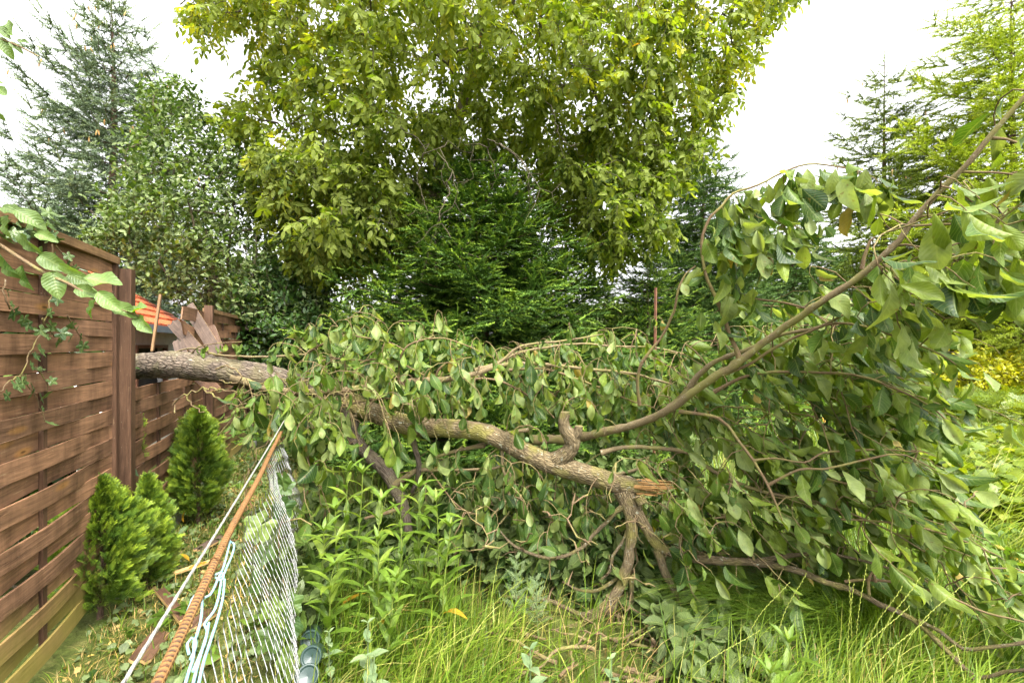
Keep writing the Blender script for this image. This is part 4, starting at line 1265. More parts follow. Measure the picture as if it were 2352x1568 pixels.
    ([(2085, 520, 1.5, 5), (2130, 517, 1.47, 5), (2160, 515, 1.45, 5), (2255, 515, 1.4, 4.5), (2302, 520, 1.37, 4.5), (2352, 506, 1.34, 4), (2420, 500, 1.3, 3)], 'twig'),
    ([(2100, 500, 1.49, 5), (2130, 495, 1.47, 5), (2165, 494, 1.45, 4)], 'twig'),
    ([(2207, 395, 1.4, 5.5), (2240, 396, 1.38, 5), (2274, 396, 1.36, 4.5), (2345, 403, 1.32, 4), (2420, 420, 1.28, 3)], 'twig'),
    ([(2279, 318, 1.35, 5), (2310, 320, 1.33, 5), (2335, 328, 1.32, 4)], 'twig'),
    ([(2285, 516, 1.38, 4), (2310, 495, 1.36, 4), (2352, 463, 1.32, 4), (2400, 430, 1.28, 2)], 'twig'),
    ([(1979, 618, 1.62, 7), (1984, 590, 1.61, 7), (1998, 553, 1.6, 6), (2010, 545, 1.59, 4)], 'twig'),
    ([(1731, 687, 1.98, 4), (1798, 694, 1.9, 5), (1845, 706, 1.82, 5.5), (1862, 712, 1.76, 5)], 'twig'),
    ([(2138, 618, 1.46, 5), (2148, 592, 1.46, 5), (2170, 570, 1.45, 5), (2180, 560, 1.45, 3)], 'twig'),
    # low right
    ([(1940, 1335, 2.06, 6), (1990, 1330, 2.02, 6), (2060, 1336, 1.96, 6), (2118, 1350, 1.9, 6), (2194, 1376, 1.82, 5.5), (2269, 1407, 1.75, 5), (2352, 1428, 1.68, 4), (2450, 1460, 1.6, 3)], 'twig'),
    ([(2110, 1425, 1.9, 8), (2160, 1450, 1.84, 8), (2213, 1490, 1.78, 8), (2269, 1486, 1.74, 8), (2352, 1476, 1.7, 7), (2450, 1460, 1.64, 5)], 'bark_plum'),
    ([(2190, 1510, 1.78, 10), (2246, 1556, 1.7, 9), (2307, 1542, 1.66, 8), (2352, 1538, 1.62, 7), (2450, 1530, 1.56, 5)], 'bark_plum'),
    ([(2010, 1335, 2.0, 6), (2005, 1310, 2.0, 7), (1995, 1330, 2.0, 7), (1996, 1365, 2.0, 7)], 'twig'),
    ([(1900, 1100, 2.1, 5), (2005, 1125, 2.0, 4.5), (2090, 1150, 1.92, 4), (2201, 1188, 1.84, 2.5)], 'twig'),
    ([(1900, 1190, 2.12, 5), (2020, 1198, 2.02, 5), (2130, 1216, 1.92, 4.5), (2200, 1236, 1.85, 4), (2290, 1275, 1.78, 2.5)], 'twig'),
    ([(1640, 1180, 2.34, 5), (1690, 1190, 2.3, 6), (1720, 1240, 2.26, 6), (1732, 1290, 2.24, 6)], 'bark_limb'),
    ([(1300, 1075, 2.64, 9), (1390, 1092, 2.54, 8), (1450, 1082, 2.52, 7), (1475, 1070, 2.52, 6), (1490, 1048, 2.54, 5)], 'bark_limb'),
]
leafy_lines = []
for ln, mat in LIMBS:
    g_ = smoothline(pxline(ln), .03)
    wob = np.stack([np.convolve(rng.normal(size=len(g_) + 8), np.ones(9) / 9, 'valid') for _ in range(3)], 1)
    fade = np.minimum(1, np.minimum(np.arange(len(g_)), np.arange(len(g_))[::-1]) / 5.0)[:, None]
    g_[:, :3] += wob * np.minimum(.012, g_[:, 3:4] * 1.2) * fade
    knob = 1 + .14 * np.clip(rng.normal(size=len(g_)), -1, 2) * (rng.random(len(g_)) < .3)
    q = Acc()
    big = g_[:, 3].max() > .012
    dist = np.concatenate(([0], np.cumsum(np.linalg.norm(np.diff(g_[:, :3], axis=0), axis=1))))
    knob = knob * (1 + .45 * np.exp(-dist / (.02 + 1.5 * g_[0, 3])))
    tube(q, g_[:, :3], np.maximum(g_[:, 3], .0012) * knob, 14 if big else 7, bump=.10 if big else 0, bscale=50)
    sub(q, 'limb' if big else 'side_branch', M[mat], plum)
    SK.add(g_[::2, :3])
    leafy_lines.append(g_)

# ---- leafy shoots filling the crown
tw, lf = Acc(), Acc()


KEEP = []


def keepout(g_, w=1.0, i0=0, i1=None, prob=.85):
    """Branches the wind has stripped of leaves in front: remember them as lines in the view with their depth."""
    g_ = g_[i0:i1]
    KEEP.append((g_[:, 0] / g_[:, 1] * FPX + CX, HY - (g_[:, 2] - CAM_H) / g_[:, 1] * FPX, g_[:, 1], g_[:, 3] / g_[:, 1] * FPX * w, prob))


def blocked(c, size):
    px, py = c[:, 0] / c[:, 1] * FPX + CX, HY - (c[:, 2] - CAM_H) / c[:, 1] * FPX
    sp = size / c[:, 1] * FPX
    bad = np.zeros(len(c), bool)
    for lx, ly, lY, lr, prob in KEEP:
        d_ = np.sqrt((px[:, None] - lx) ** 2 + (py[:, None] - ly) ** 2) - lr
        j = np.argmin(d_, 1)
        bad |= (d_[np.arange(len(c)), j] < sp * .42) & (c[:, 1] < lY[j] + .06) & (rng.random(len(c)) < prob)
    return bad


def hang(acc, base, n_at, size, wind=(0, 0, 0), spread=.35, temps=PLUM_T, dark=.5, var=.35, face=(0, -1, .25), down=1.0):
    """n_at leaves hanging around each base point."""
    b_ = np.repeat(base, n_at, 0)
    N = len(b_)
    d_ = np.array((0, 0, -down)) + np.asarray(wind) + rng.normal(size=(N, 3)) * spread
    nrm = np.asarray(face) + rng.normal(size=(N, 3)) * .75
    sz_ = np.broadcast_to(size, (N,)) * U(.55, 1.25, N)
    ok = ~blocked(b_ + unit(d_) * sz_[:, None] * .6, sz_)
    b_, d_, nrm, sz_ = b_[ok], d_[ok], nrm[ok], sz_[ok]
    N = len(b_)
    sg = np.where(rng.random(N) < .72, -1, 1)       # wilted leaves mostly show the pale underside
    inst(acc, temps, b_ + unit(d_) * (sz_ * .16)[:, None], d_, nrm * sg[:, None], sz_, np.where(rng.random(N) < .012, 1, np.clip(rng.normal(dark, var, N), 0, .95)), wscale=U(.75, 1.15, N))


keepout(tp, 1.0, 0, int(len(tp) * .33), .7)
keepout(tp, 1.0, int(len(tp) * .64), None, .85)
st_ = pxline([(1440, 1116, 2.5, 34), (1490, 1118, 2.48, 34), (1534, 1121, 2.46, 30)])
keepout(smoothline(st_, .02), 1.0, 0, None, 1.0)
st_ = pxline([(1290, 1050, 2.6, 30), (1314, 1010, 2.6, 34), (1298, 950, 2.6, 24)])
keepout(smoothline(st_, .02), 1.0, 0, None, 1.0)
for k_, pr_ in ((0, .4), (1, .5), (2, .5), (6, .6), (7, .25), (8, .7), (11, .75), (12, .5), (13, .4), (15, .85), (17, .9), (18, .95), (19, .95), (14, .5), (29, .8)):
    keepout(leafy_lines[k_], 1.0, 0, None, pr_)
keepout(leafy_lines[5], 1.0, int(len(leafy_lines[5]) * .22), None, .9)

win = np.array([[*P(x_, y_, 9.0), .30] for x_, y_ in ((1690, 940), (1730, 944), (1770, 950), (1810, 962), (1850, 975))])
keepout(win, 1.0, 0, None, .72)
win = np.array([[*P(x_, y_, 9.0), .5] for x_, y_ in ((2300, 830), (2330, 900), (2330, 980), (2300, 1060), (2330, 1140), (2340, 1220))])
keepout(win, 1.0, 0, None, .9)


def leafy_shoot(pl, size, wind, per, dark=.45, r0=.0028, start=.3, spread=.35, down=1.0):
    n = len(pl)
    tube(tw, pl, np.linspace(r0, r0 * .45, n), 5, cap=False)
    L = np.linalg.norm(np.diff(pl, axis=0), axis=1).sum()
    m = max(3, int(L * (1 - start) * per))
    u_ = np.linspace(start, 1, m) + U(-.3, .3, m) / m
    u_ = np.clip(u_, 0, 1) * (n - 1)
    i = np.clip(u_.astype(int), 0, n - 2)
    pos = pl[i] + (pl[i + 1] - pl[i]) * (u_ - i)[:, None]
    hang(lf, pos, 1, size, wind, spread, dark=dark, down=down)


def region(poly, n, Y0, Y1, size, wind, per=26, sag=.12, maxlen=.5, dark=.45, minlen=.12, spread=.35, Yf=None, down=1.0, next_=4, exd=None):
    poly = np.asarray(poly, float)
    lo, hi = poly.min(0), poly.max(0)
    done = 0
    tries = 0
    while done < n and tries < n * 30:
        tries += 1
        x, y = U(lo[0], hi[0], 1), U(lo[1], hi[1], 1)
        if not inpoly(poly, x, y)[0]:
            continue
        Y = U(Y0, Y1) if Yf is None else Yf(x[0], y[0]) + U(Y0, Y1)
        ed_ = unit(np.asarray(wind) * 1.0 + np.array((0, 0, -.25))) if exd is None else unit(np.asarray(exd, float))
        tgt = P(x[0], y[0], Y) - ed_ * (.032 * next_ * .8) + np.array((0, 0, size * .35))
        if tgt[2] < .04:
            continue
        a_ = SK.near(tgt)
        v = tgt - a_
        L = np.linalg.norm(v)
        if L > maxlen:
            continue
        if L < minlen:
            tgt = a_ + unit(v + np.asarray(wind) * .3 + rng.normal(size=3) * .05) * U(minlen, minlen * 1.8)
        pl = SK.branch(tgt, sag, .05, .03)
        # arch over and droop at the tip
        e0 = unit(pl[-1] - pl[-2])
        ext = pl[-1] + np.cumsum(np.array([.032 * unit(e0 * (1 - k / next_) + ed_ * (k / next_) * 1.2 + np.array((0, 0, -.06 * k / next_))) for k in range(1, next_ + 1)]), 0) + rng.normal(size=(next_, 3)) * .003
        pl = np.vstack((pl, ext))
        leafy_shoot(pl, size, wind, per, dark, spread=spread, down=down)
        done += 1


bandA = [(640, 830), (700, 785), (820, 770), (940, 785), (1050, 780), (1110, 810), (1200, 850), (1300, 790), (1450, 790), (1500, 840), (1560, 920), (1500, 970), (1300, 950), (1150, 930), (1000, 920), (850, 920), (700, 930)]
region(bandA, 150, 2.65, 3.35, .098, (.05, 0, 0), per=34)
region([(1180, 850), (1500, 860), (1560, 930), (1480, 1010), (1330, 975), (1180, 950), (1000, 940), (980, 900)], 80, 2.55, 3.3, .098, (.08, 0, 0), per=34, dark=.3)
region([(660, 900), (740, 890), (760, 980), (740, 1040), (690, 1050), (650, 990)], 22, 2.6, 2.95, .115, (.12, 0, 0), per=34)
region([(790, 950), (960, 930), (985, 1000), (940, 1030), (820, 1020)], 16, 2.55, 2.85, .11, (.05, 0, 0), per=30)
region([(690, 910), (960, 930), (970, 1010), (700, 1000)], 75, 2.5, 2.85, .11, (.06, 0, 0), per=30)
region([(530, 920), (640, 900), (660, 1000), (620, 1060), (540, 990)], 26, 2.9, 3.3, .085, (0, 0, 0), per=24, dark=.4)
region([(690, 1090), (760, 1080), (780, 1180), (720, 1200)], 12, 2.5, 2.8, .11, (.12, 0, 0), per=30)
# right mass: nearer to the camera towards the right
YR = lambda x, y: 2.42 - .00072 * (x - 1550)
region([(1560, 900), (1700, 840), (1800, 770), (1930, 730), (2040, 760), (2130, 810), (2160, 860), (2080, 900), (2010, 920), (1850, 930), (1700, 960)], 70, -.12, .22, .105, (.72, -.08, 0), Yf=YR, per=34, next_=9, exd=(.85, -.05, -.5), dark=.62)
region([(1520, 950), (1700, 960), (1850, 930), (2030, 910), (2130, 960), (2170, 1000), (2100, 1040), (1950, 1060), (1750, 1040), (1560, 1050)], 58, -.10, .3, .103, (.62, -.08, 0), Yf=YR, per=34, next_=9, exd=(.85, -.05, -.45), dark=.62)
region([(1540, 1050), (1750, 1040), (1950, 1060), (2070, 1060), (2150, 1150), (2100, 1200), (1900, 1190), (1700, 1180), (1560, 1140)], 62, -.1, .3, .106, (.60, -.08, 0), Yf=YR, per=34, next_=9, exd=(.85, -.05, -.45), dark=.62)
region([(1600, 1150), (1750, 1180), (1900, 1190), (2120, 1210), (2190, 1270), (2270, 1370), (2180, 1380), (2000, 1320), (1850, 1290), (1640, 1240)], 66, -.12, .25, .108, (.60, -.08, 0), Yf=YR, per=34, next_=9, exd=(.85, -.05, -.45), dark=.62)
region([(2060, 1330), (2250, 1350), (2352, 1390), (2400, 1560), (2250, 1470), (2120, 1420)], 26, -.1, .15, .105, (.3, 0, 0), Yf=YR, per=26)
# upper right cluster close to the camera
region([(2030, 620), (2110, 575), (2190, 530), (2300, 515), (2420, 515), (2420, 640), (2250, 660), (2120, 660), (2030, 650)], 52, 1.30, 1.56, .115, (.28, 0, 0), per=34, maxlen=.4, sag=.02, dark=.72)
region([(1870, 690), (1960, 640), (2050, 640), (2110, 740), (2050, 770), (1930, 760)], 12, 1.6, 1.8, .118, (.3, 0, 0), per=30, maxlen=.4, dark=.42)
region([(2300, 320), (2400, 330), (2400, 460), (2330, 440)], 5, 1.28, 1.36, .115, (.1, 0, 0), per=24)
region([(1420, 840), (1560, 850), (1580, 1000), (1540, 1080), (1430, 1020)], 34, 2.5, 2.9, .10, (.1, 0, 0), per=30, maxlen=.6, dark=.4)
# middle under the trunk, its shade also set into darker leaf colours
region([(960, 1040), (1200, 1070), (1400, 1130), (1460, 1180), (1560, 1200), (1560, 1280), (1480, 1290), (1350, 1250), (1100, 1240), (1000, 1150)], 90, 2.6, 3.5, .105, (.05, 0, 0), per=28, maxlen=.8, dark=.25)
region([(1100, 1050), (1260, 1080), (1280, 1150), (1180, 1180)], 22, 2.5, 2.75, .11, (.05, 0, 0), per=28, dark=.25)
region([(1470, 1120), (1560, 1110), (1620, 1200), (1600, 1330), (1520, 1330)], 30, 2.2, 2.45, .108, (.2, 0, 0), per=28, dark=.4)
region([(1540, 1230), (1700, 1270), (1860, 1320), (1840, 1400), (1620, 1390), (1540, 1330)], 46, 2.15, 2.45, .105, (.3, 0, 0), per=28, maxlen=.6, dark=.35)
region([(930, 930), (1040, 940), (1050, 1000), (960, 1020)], 12, 2.6, 2.78, .105, (.05, 0, 0), per=30)
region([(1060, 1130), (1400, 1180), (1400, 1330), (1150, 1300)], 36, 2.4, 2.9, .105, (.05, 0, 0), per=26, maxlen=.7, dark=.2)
# leaves straight on the arching side branches
for gi, per, sz, wd_, st in ((7, 30, .105, (.12, 0, 0), .30), (8, 20, .08, (.1, 0, 0), .3), (42, 30, .095, (.03, 0, 0), .2), (43, 34, .088, (.03, 0, 0), .2), (44, 30, .095, (.03, 0, 0), .2), (1, 24, .085, (.05, 0, 0), .55), (40, 26, .07, (0, 0, 0), .1),
                             (12, 26, .11, (.35, 0, 0), .25), (13, 22, .10, (.35, 0, 0), .3), (9, 30, .11, (.5, 0, 0), .3), (10, 28, .11, (.5, 0, 0), .35), (53, 30, .125, (.25, 0, 0), .3), (37, 22, .10, (.1, 0, 0), .6)):
    if gi < len(leafy_lines):
        g_ = leafy_lines[gi]
        leafy_shoot(g_[:, :3], sz, wd_, per, .5, .001, st)
# extra bunches on the tall arch
for (x, y, Y, n_, sz) in ((1700, 470, 1.88, 7, .10), (1760, 440, 1.86, 7, .115), (1800, 430, 1.85, 6, .12), (1830, 410, 1.83, 8, .125), (1925, 395, 1.8, 7, .12), (1970, 402, 1.78, 9, .13), (2015, 420, 1.77, 7, .12), (1672, 520, 1.9, 10, .10), (1660, 580, 1.92, 9, .10), (1680, 640, 1.94, 10, .105),
                            (1740, 500, 1.84, 7, .09), (1800, 520, 1.82, 9, .10), (1850, 530, 1.8, 7, .10), (1760, 560, 1.84, 9, .10), (1700, 680, 1.95, 6, .10), (1640, 720, 1.98, 5, .09)):
    c_ = P(x, y, Y)
    pl = SK.branch(c_, .12, .04, .03)
    tube(tw, pl, np.linspace(.0022, .0014, len(pl)), 5, cap=False)
    hang(lf, c_ + rng.normal(size=(int(n_ * 1.5), 3)) * .032, 1, sz, (.22, 0, 0), .3, dark=.5)
# bare crooked lichen-covered twigs
bare = Acc()
for ln in ([(399, 926), (432, 904), (485, 893), (540, 900), (600, 905)], [(405, 950), (399, 926)], [(494, 849), (520, 842), (545, 852), (556, 872), (530, 880), (505, 872)],
           [(560, 905), (600, 880), (640, 870), (680, 890)], [(520, 960), (560, 935), (620, 930), (668, 940)], [(430, 905), (440, 930), (470, 945)], [(500, 1000), (540, 960), (600, 950), (660, 960)],
           [(590, 930), (610, 960), (640, 990)], [(470, 893), (500, 915), (540, 930), (600, 925)]):
    pl = smoothline([P(x, y, 3.05 + .0004 * (600 - x)) for x, y in ln], .02)
    pl = pl + rng.normal(size=pl.shape) * .006
    tube(bare, pl, np.linspace(.006, .0035, len(pl)), 6)
    SK.add(pl)
# tangled spur twigs under the crown
for k in range(240):
    x, y = U(1030, 1640), U(1130, 1480)
    Y = U(2.2, 2.9)
    p0 = P(x, y, Y)
    if p0[2] < .03:
        continue
    a_ = SK.near(p0)
    if np.linalg.norm(a_ - p0) > .5:
        continue
    pl = SK.branch(p0, U(-.15, .2), .05, .09)
    tube(bare, pl, np.linspace(U(.0035, .0075), .002, len(pl)), 5)
for k in range(90):
    x, y = U(540, 2250), U(850, 1300)
    Y = 2.9 if x < 1500 else YR(x, y)
    p0 = P(x, y, Y + U(-.2, .3))
    a_ = SK.near(p0)
    if np.linalg.norm(a_ - p0) > .4:
        continue
    pl = SK.branch(p0, U(-.1, .15), .05, .06)
    tube(bare, pl, np.linspace(.004, .0018, len(pl)), 5)
for k in range(52):
    x, y = U(1160, 1680), U(1380, 1566)
    p0 = gp(x, y, U(.02, .10))
    a_ = U(0, 6.28)
    L_ = U(.12, .45)
    n_ = int(L_ / .035) + 3
    st = np.stack((np.cos(a_ + np.cumsum(rng.normal(size=n_) * .32)), .8 * np.sin(a_ + np.cumsum(rng.normal(size=n_) * .32)), rng.normal(size=n_) * .22), 1) * .035
    pl = p0 + np.cumsum(st, 0)
    pl[:, 2] = np.maximum(pl[:, 2], .012)
    tube(bare, pl, np.linspace(U(.005, .011), .003, n_), 6)
    SK.add(pl)
sub(bare, 'twig_tangle', M['twig'], plum)['kind'] = 'stuff'
sub(tw, 'leafy_twigs', M['twig'], plum)['kind'] = 'stuff'
sub(lf, 'foliage', M['plum'], plum)
for (x, y, Y) in ((1577, 1124, 2.4), (1210, 1010, 2.62), (1890, 1150, 2.05), (1700, 1230, 2.2)):
    q = Acc()
    c_ = P(x, y, Y)
    zz = np.linspace(-1, 1, 9)
    tube(q, c_ + np.stack((0 * zz, 0 * zz, zz * .017), 1), np.sqrt(np.maximum(1 - zz ** 2, .01)) * .0145, 12)
    sub(q, 'plum_fruit', M['fruit'], plum)

# ------------------------------------------------------------------ broadleaf trees
def leaftree(name, label, cat, trunk_pts, poly, Yc, thick, n1, n2, nleaf, temps, size, mat, bark, per=3, spread=.8, wind=(0, 0, 0), down=.4,
             group=None, twig_r=.004, clump=None, limb_sag=.1, vmean=.45, vvar=.3, up=0.0, extra=(), oran=0.0, vz=None):
    """trunk_pts rows (x, y, z, r); poly = crown outline; n1 limbs, n2 twigs with leaves."""
    global rng
    rng = np.random.default_rng(len(label) * 131 + n2)
    g_ = smoothline(np.asarray(trunk_pts, float), .2)
    root = empty(name, (g_[0, 0], g_[0, 1], 0), label, cat, group)
    q = Acc()
    tube(q, g_[:, :3], g_[:, 3], 12, bump=.10, bscale=14)
    sub(q, 'trunk', M[bark], root)
    sk = Skel()
    sk.add(g_[len(g_) // 3:, :3])
    br = Acc()
    t1, _, _ = polyfill(poly, n1, Yc, thick * .75)
    c0 = g_[-1, :3]
    t1 = t1[np.argsort(np.linalg.norm(t1 - c0, axis=1))]
    r0 = g_[-1, 3]
    for t_ in t1:
        pl = sk.branch(t_, limb_sag, .15, .06)
        tube(br, pl, np.linspace(min(r0 * .6, .012 + .012 * np.linalg.norm(pl[-1] - pl[0])), .007, len(pl)), 6, cap=False)
    t2, px, py = polyfill(poly, n2, Yc, thick)
    for ex in extra:
        t2 = np.vstack((t2, polyfill(ex[0], ex[3], ex[1], ex[2])[0]))
    n2 = len(t2)
    if clump:                    # pull twig ends together into bunches so that gaps open between them
        ctr = t2[rng.integers(0, n2, max(4, n2 // clump[0]))]
        for i in range(n2):
            d_ = np.linalg.norm(ctr - t2[i], axis=1)
            t2[i] += (ctr[int(np.argmin(d_))] - t2[i]) * clump[1]
    t2 = t2[t2[:, 2] > .15]
    lf_ = Acc()
    order = np.argsort(np.linalg.norm(t2 - c0, axis=1))
    cols = rng.normal(vmean, vvar, len(t2))
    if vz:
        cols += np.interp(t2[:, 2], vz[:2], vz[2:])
    for i in order:
        pl = sk.branch(t2[i], .08, .2, .05)
        tube(br, pl, np.linspace(twig_r * 1.3, twig_r * .6, len(pl)), 4, cap=False)
        outw = unit(pl[-1] - pl[-2])
        k = nleaf
        pos = pl[-1] - outw * np.linspace(0, .3, k)[:, None] * per / 3.0
        d_ = outw * .5 + np.asarray(wind) + rng.normal(size=(k, 3)) * spread + np.array((0, 0, up - down))
        nrm = np.array((0, -.25, 1)) + rng.normal(size=(k, 3)) * .5
        inst(lf_, temps, pos + rng.normal(size=(k, 3)) * .05 * per / 3, d_, nrm, size * U(.7, 1.2, k), np.clip(cols[i] + rng.normal(size=k) * .14, 0, .97) + np.where(rng.random(k) < oran, .1, 0))
    sub(br, 'branches', M['bark_tree'], root)
    sub(lf_, 'crown', M[mat], root)
    return root, sk


def trunk_to(px, py, Y, r0, r1, lean=0.0, n=5):
    top = P(px, py, Y)
    return [(top[0] + lean * (1 - t) * 1.0, Y, top[2] * t, r0 + (r1 - r0) * t) for t in np.linspace(0, 1, n)]


WPOLY = [(405, -20), (425, 70), (470, 105), (560, 75), (592, 150), (560, 235), (480, 250), (500, 300), (562, 312), (556, 420), (610, 500), (668, 520), (650, 570), (690, 640), (790, 625), (800, 600), (880, 610), (960, 560),
         (985, 440), (1050, 370), (1180, 350), (1330, 385), (1400, 470), (1425, 570), (1500, 560), (1545, 530), (1500, 430), (1600, 410), (1620, 310), (1690, 235), (1730, 150), (1765, 60), (1850, -30), (1760, -250), (1300, -480), (900, -500), (520, -260)]
wt = [(-.95, 7.4, -.1, .21), (-.95, 7.4, .9, .19), (-1.05, 7.35, 2.0, .17), (-1.3, 7.2, 3.1, .14), (-1.1, 7.1, 4.2, .11), (-.7, 7.0, 5.3, .08), (-.4, 6.9, 6.6, .05)]
walnut, wsk = leaftree('walnut_tree', 'broad walnut tree with yellow-green crown and large leaflets filling the top centre', 'tree', wt, WPOLY, 6.6, 2.1, 120, 4200, 4, WAL_T, .094, 'walnut', 'bark_tree',
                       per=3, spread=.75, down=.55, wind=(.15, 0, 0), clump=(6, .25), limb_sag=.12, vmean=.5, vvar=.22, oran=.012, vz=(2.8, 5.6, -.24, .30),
                       extra=(([(560, 300), (700, 330), (960, 420), (960, 560), (880, 620), (800, 615), (690, 640), (640, 570), (600, 490)], 6.4, 1.4, 300),
                              ([(1250, 385), (1420, 330), (1640, 300), (1610, 410), (1530, 440), (1560, 540), (1480, 570), (1400, 620), (1340, 560), (1330, 440)], 6.4, 1.7, 230),
                              ([(1150, 320), (1420, 330), (1470, 520), (1400, 620), (1320, 560), (1230, 440)], 7.8, .9, 230),
                              ([(950, 380), (1400, 380), (1430, 600), (1330, 680), (960, 660)], 8.4, .6, 330),
                              ([(620, 480), (800, 420), (980, 470), (960, 640), (850, 690), (700, 680)], 7.6, .8, 260)))
# bare hanging inner twigs
q = Acc()
for ln in ([(1040, 395), (1048, 440), (1040, 475), (1010, 500), (1000, 540)], [(1010, 500), (1035, 545), (1060, 575), (1105, 590)], [(1090, 330), (1080, 380), (1085, 410), (1060, 425)], [(1120, 340), (1138, 400), (1136, 425), (1110, 440)],
           [(1150, 330), (1190, 360), (1212, 400), (1205, 430)], [(1212, 390), (1240, 430), (1268, 440), (1290, 420)], [(960, 420), (975, 470), (1000, 560)], [(1000, 560), (985, 590), (975, 600)], [(1270, 250), (1285, 310), (1310, 335), (1330, 330)]):
    Y = U(4.9, 5.6)
    pl = smoothline([P(x, y, Y) for x, y in ln], .05)
    pl += rng.normal(size=pl.shape) * .008
    if np.linalg.norm(wsk.near(pl[0]) - pl[0]) > 1.3:
        continue
    up_ = wsk.branch(pl[0], .05, .06, .06)
    pl = np.vstack((up_[:-1], pl))
    tube(q, pl, np.linspace(.008, .003, len(pl)), 5)
    for k in range(7):
        i_ = rng.integers(len(pl) // 3, len(pl))
        tw_ = pl[i_] + np.cumsum(np.vstack((np.zeros(3), rng.normal(size=(5, 3)) * .02 + rng.normal(size=3) * .03 + (0, 0, -.02))), 0)
        tube(q, tw_, np.linspace(.0035, .002, 6), 4)
sub(q, 'twig_tangle', M['bark_tree'], walnut)['kind'] = 'stuff'

PPOLY = [(330, 195), (425, 180), (455, 255), (485, 275), (540, 300), (600, 430), (640, 560), (690, 640), (770, 660), (760, 820), (560, 820), (430, 720), (300, 650), (250, 570), (175, 545), (225, 440), (290, 330), (320, 250)]
pear, _ = leaftree('pear_tree', 'bushy pear tree with small leaves behind the fence, right of the blue spruce', 'tree', [(-4.6, 6.9, -.1, .12), (-4.6, 6.9, 1.2, .10), (-4.55, 6.9, 2.2, .07), (-4.5, 6.9, 3.0, .05)], PPOLY, 6.7, 1.0, 70, 1250, 13, SMALL_T, .088, 'pear', 'bark_tree',
                   per=4, spread=.55, wind=(.35, 0, 0), down=.0, up=.25, clump=(5, .3), limb_sag=.02, vmean=.42, vvar=.25)
DPOLY = [(540, 640), (620, 590), (690, 650), (760, 660), (775, 760), (760, 900), (540, 900), (520, 760)]
leaftree('cherry_bush', 'dense dark green bush behind the end of the fence below the pear tree', 'bush', [(-2.9, 6.6, -.1, .06), (-2.9, 6.6, .7, .05), (-2.85, 6.6, 1.2, .04)], DPOLY, 6.4, .75, 30, 420, 14, SMALL_T, .085, 'darkleaf', 'bark_tree', per=3, spread=.7, down=.3, vmean=.4)
LPOLY = [(670, 700), (720, 660), (780, 720), (860, 740), (880, 830), (800, 880), (660, 860)]
leaftree('hazel_bush', 'bright yellow-green bush in the gap between the dark bush and the central fir', 'bush', [(-4.4, 11, -.1, .06), (-4.4, 11, .8, .05), (-4.3, 11, 1.4, .04)], LPOLY, 10.5, .9, 20, 330, 12, SMALL_T, .12, 'lime', 'bark_tree', per=4, spread=.7, down=.2, vmean=.5)

leaftree('privet_hedge', 'leafy hedge seen only through the slits of the near fence panel', 'hedge', [(-3.2, 2.6, -.1, .04), (-3.2, 2.6, .5, .03), (-3.2, 2.6, 1.0, .02)], [(-700, 600), (0, 600), (240, 660), (255, 1300), (-300, 1700), (-700, 1700)], 2.8, .45, 40, 1200, 12, SMALL_T, .11, 'darkleaf', 'bark_tree', per=3, spread=.8)

# ------------------------------------------------------------------ conifers
def shoot_template(nn, seed_, flat=1.0, nl=.2):
    """Needled shoot of length 1: core and needles as slim triangles."""
    r_ = np.random.default_rng(seed_)
    V, F = [], []
    V += [(0, .05, 0), (0, -.05, -.03), (0, 0, .055), (1.0, 0, 0)]
    F += [(0, 1, 3), (1, 2, 3), (2, 0, 3)]
    for i in range(nn):
        u_ = .02 + .95 * i / nn
        ang = i * 2.4 + r_.uniform(0, 1.2) if flat > .5 else r_.choice([0, math.pi]) + r_.normal() * .75
        cy, cz = math.cos(ang), math.sin(ang)
        L = nl * (1 - .45 * u_) * r_.uniform(.8, 1.15)
        b_ = len(V)
        wv = .042
        V += [(u_ - wv, 0, 0), (u_ + wv, 0, 0), (u_ + L * .6, cy * L * .85, cz * L * .85)]
        F += [(b_, b_ + 1, b_ + 2)]
    V = np.array(V, float)
    return V, np.array(F), V[:, :2].copy()


SHOOT = [shoot_template(18, k, nl=.24) for k in range(4)]
SHOOTF = [shoot_template(20, k + 10, flat=0, nl=.22) for k in range(4)]


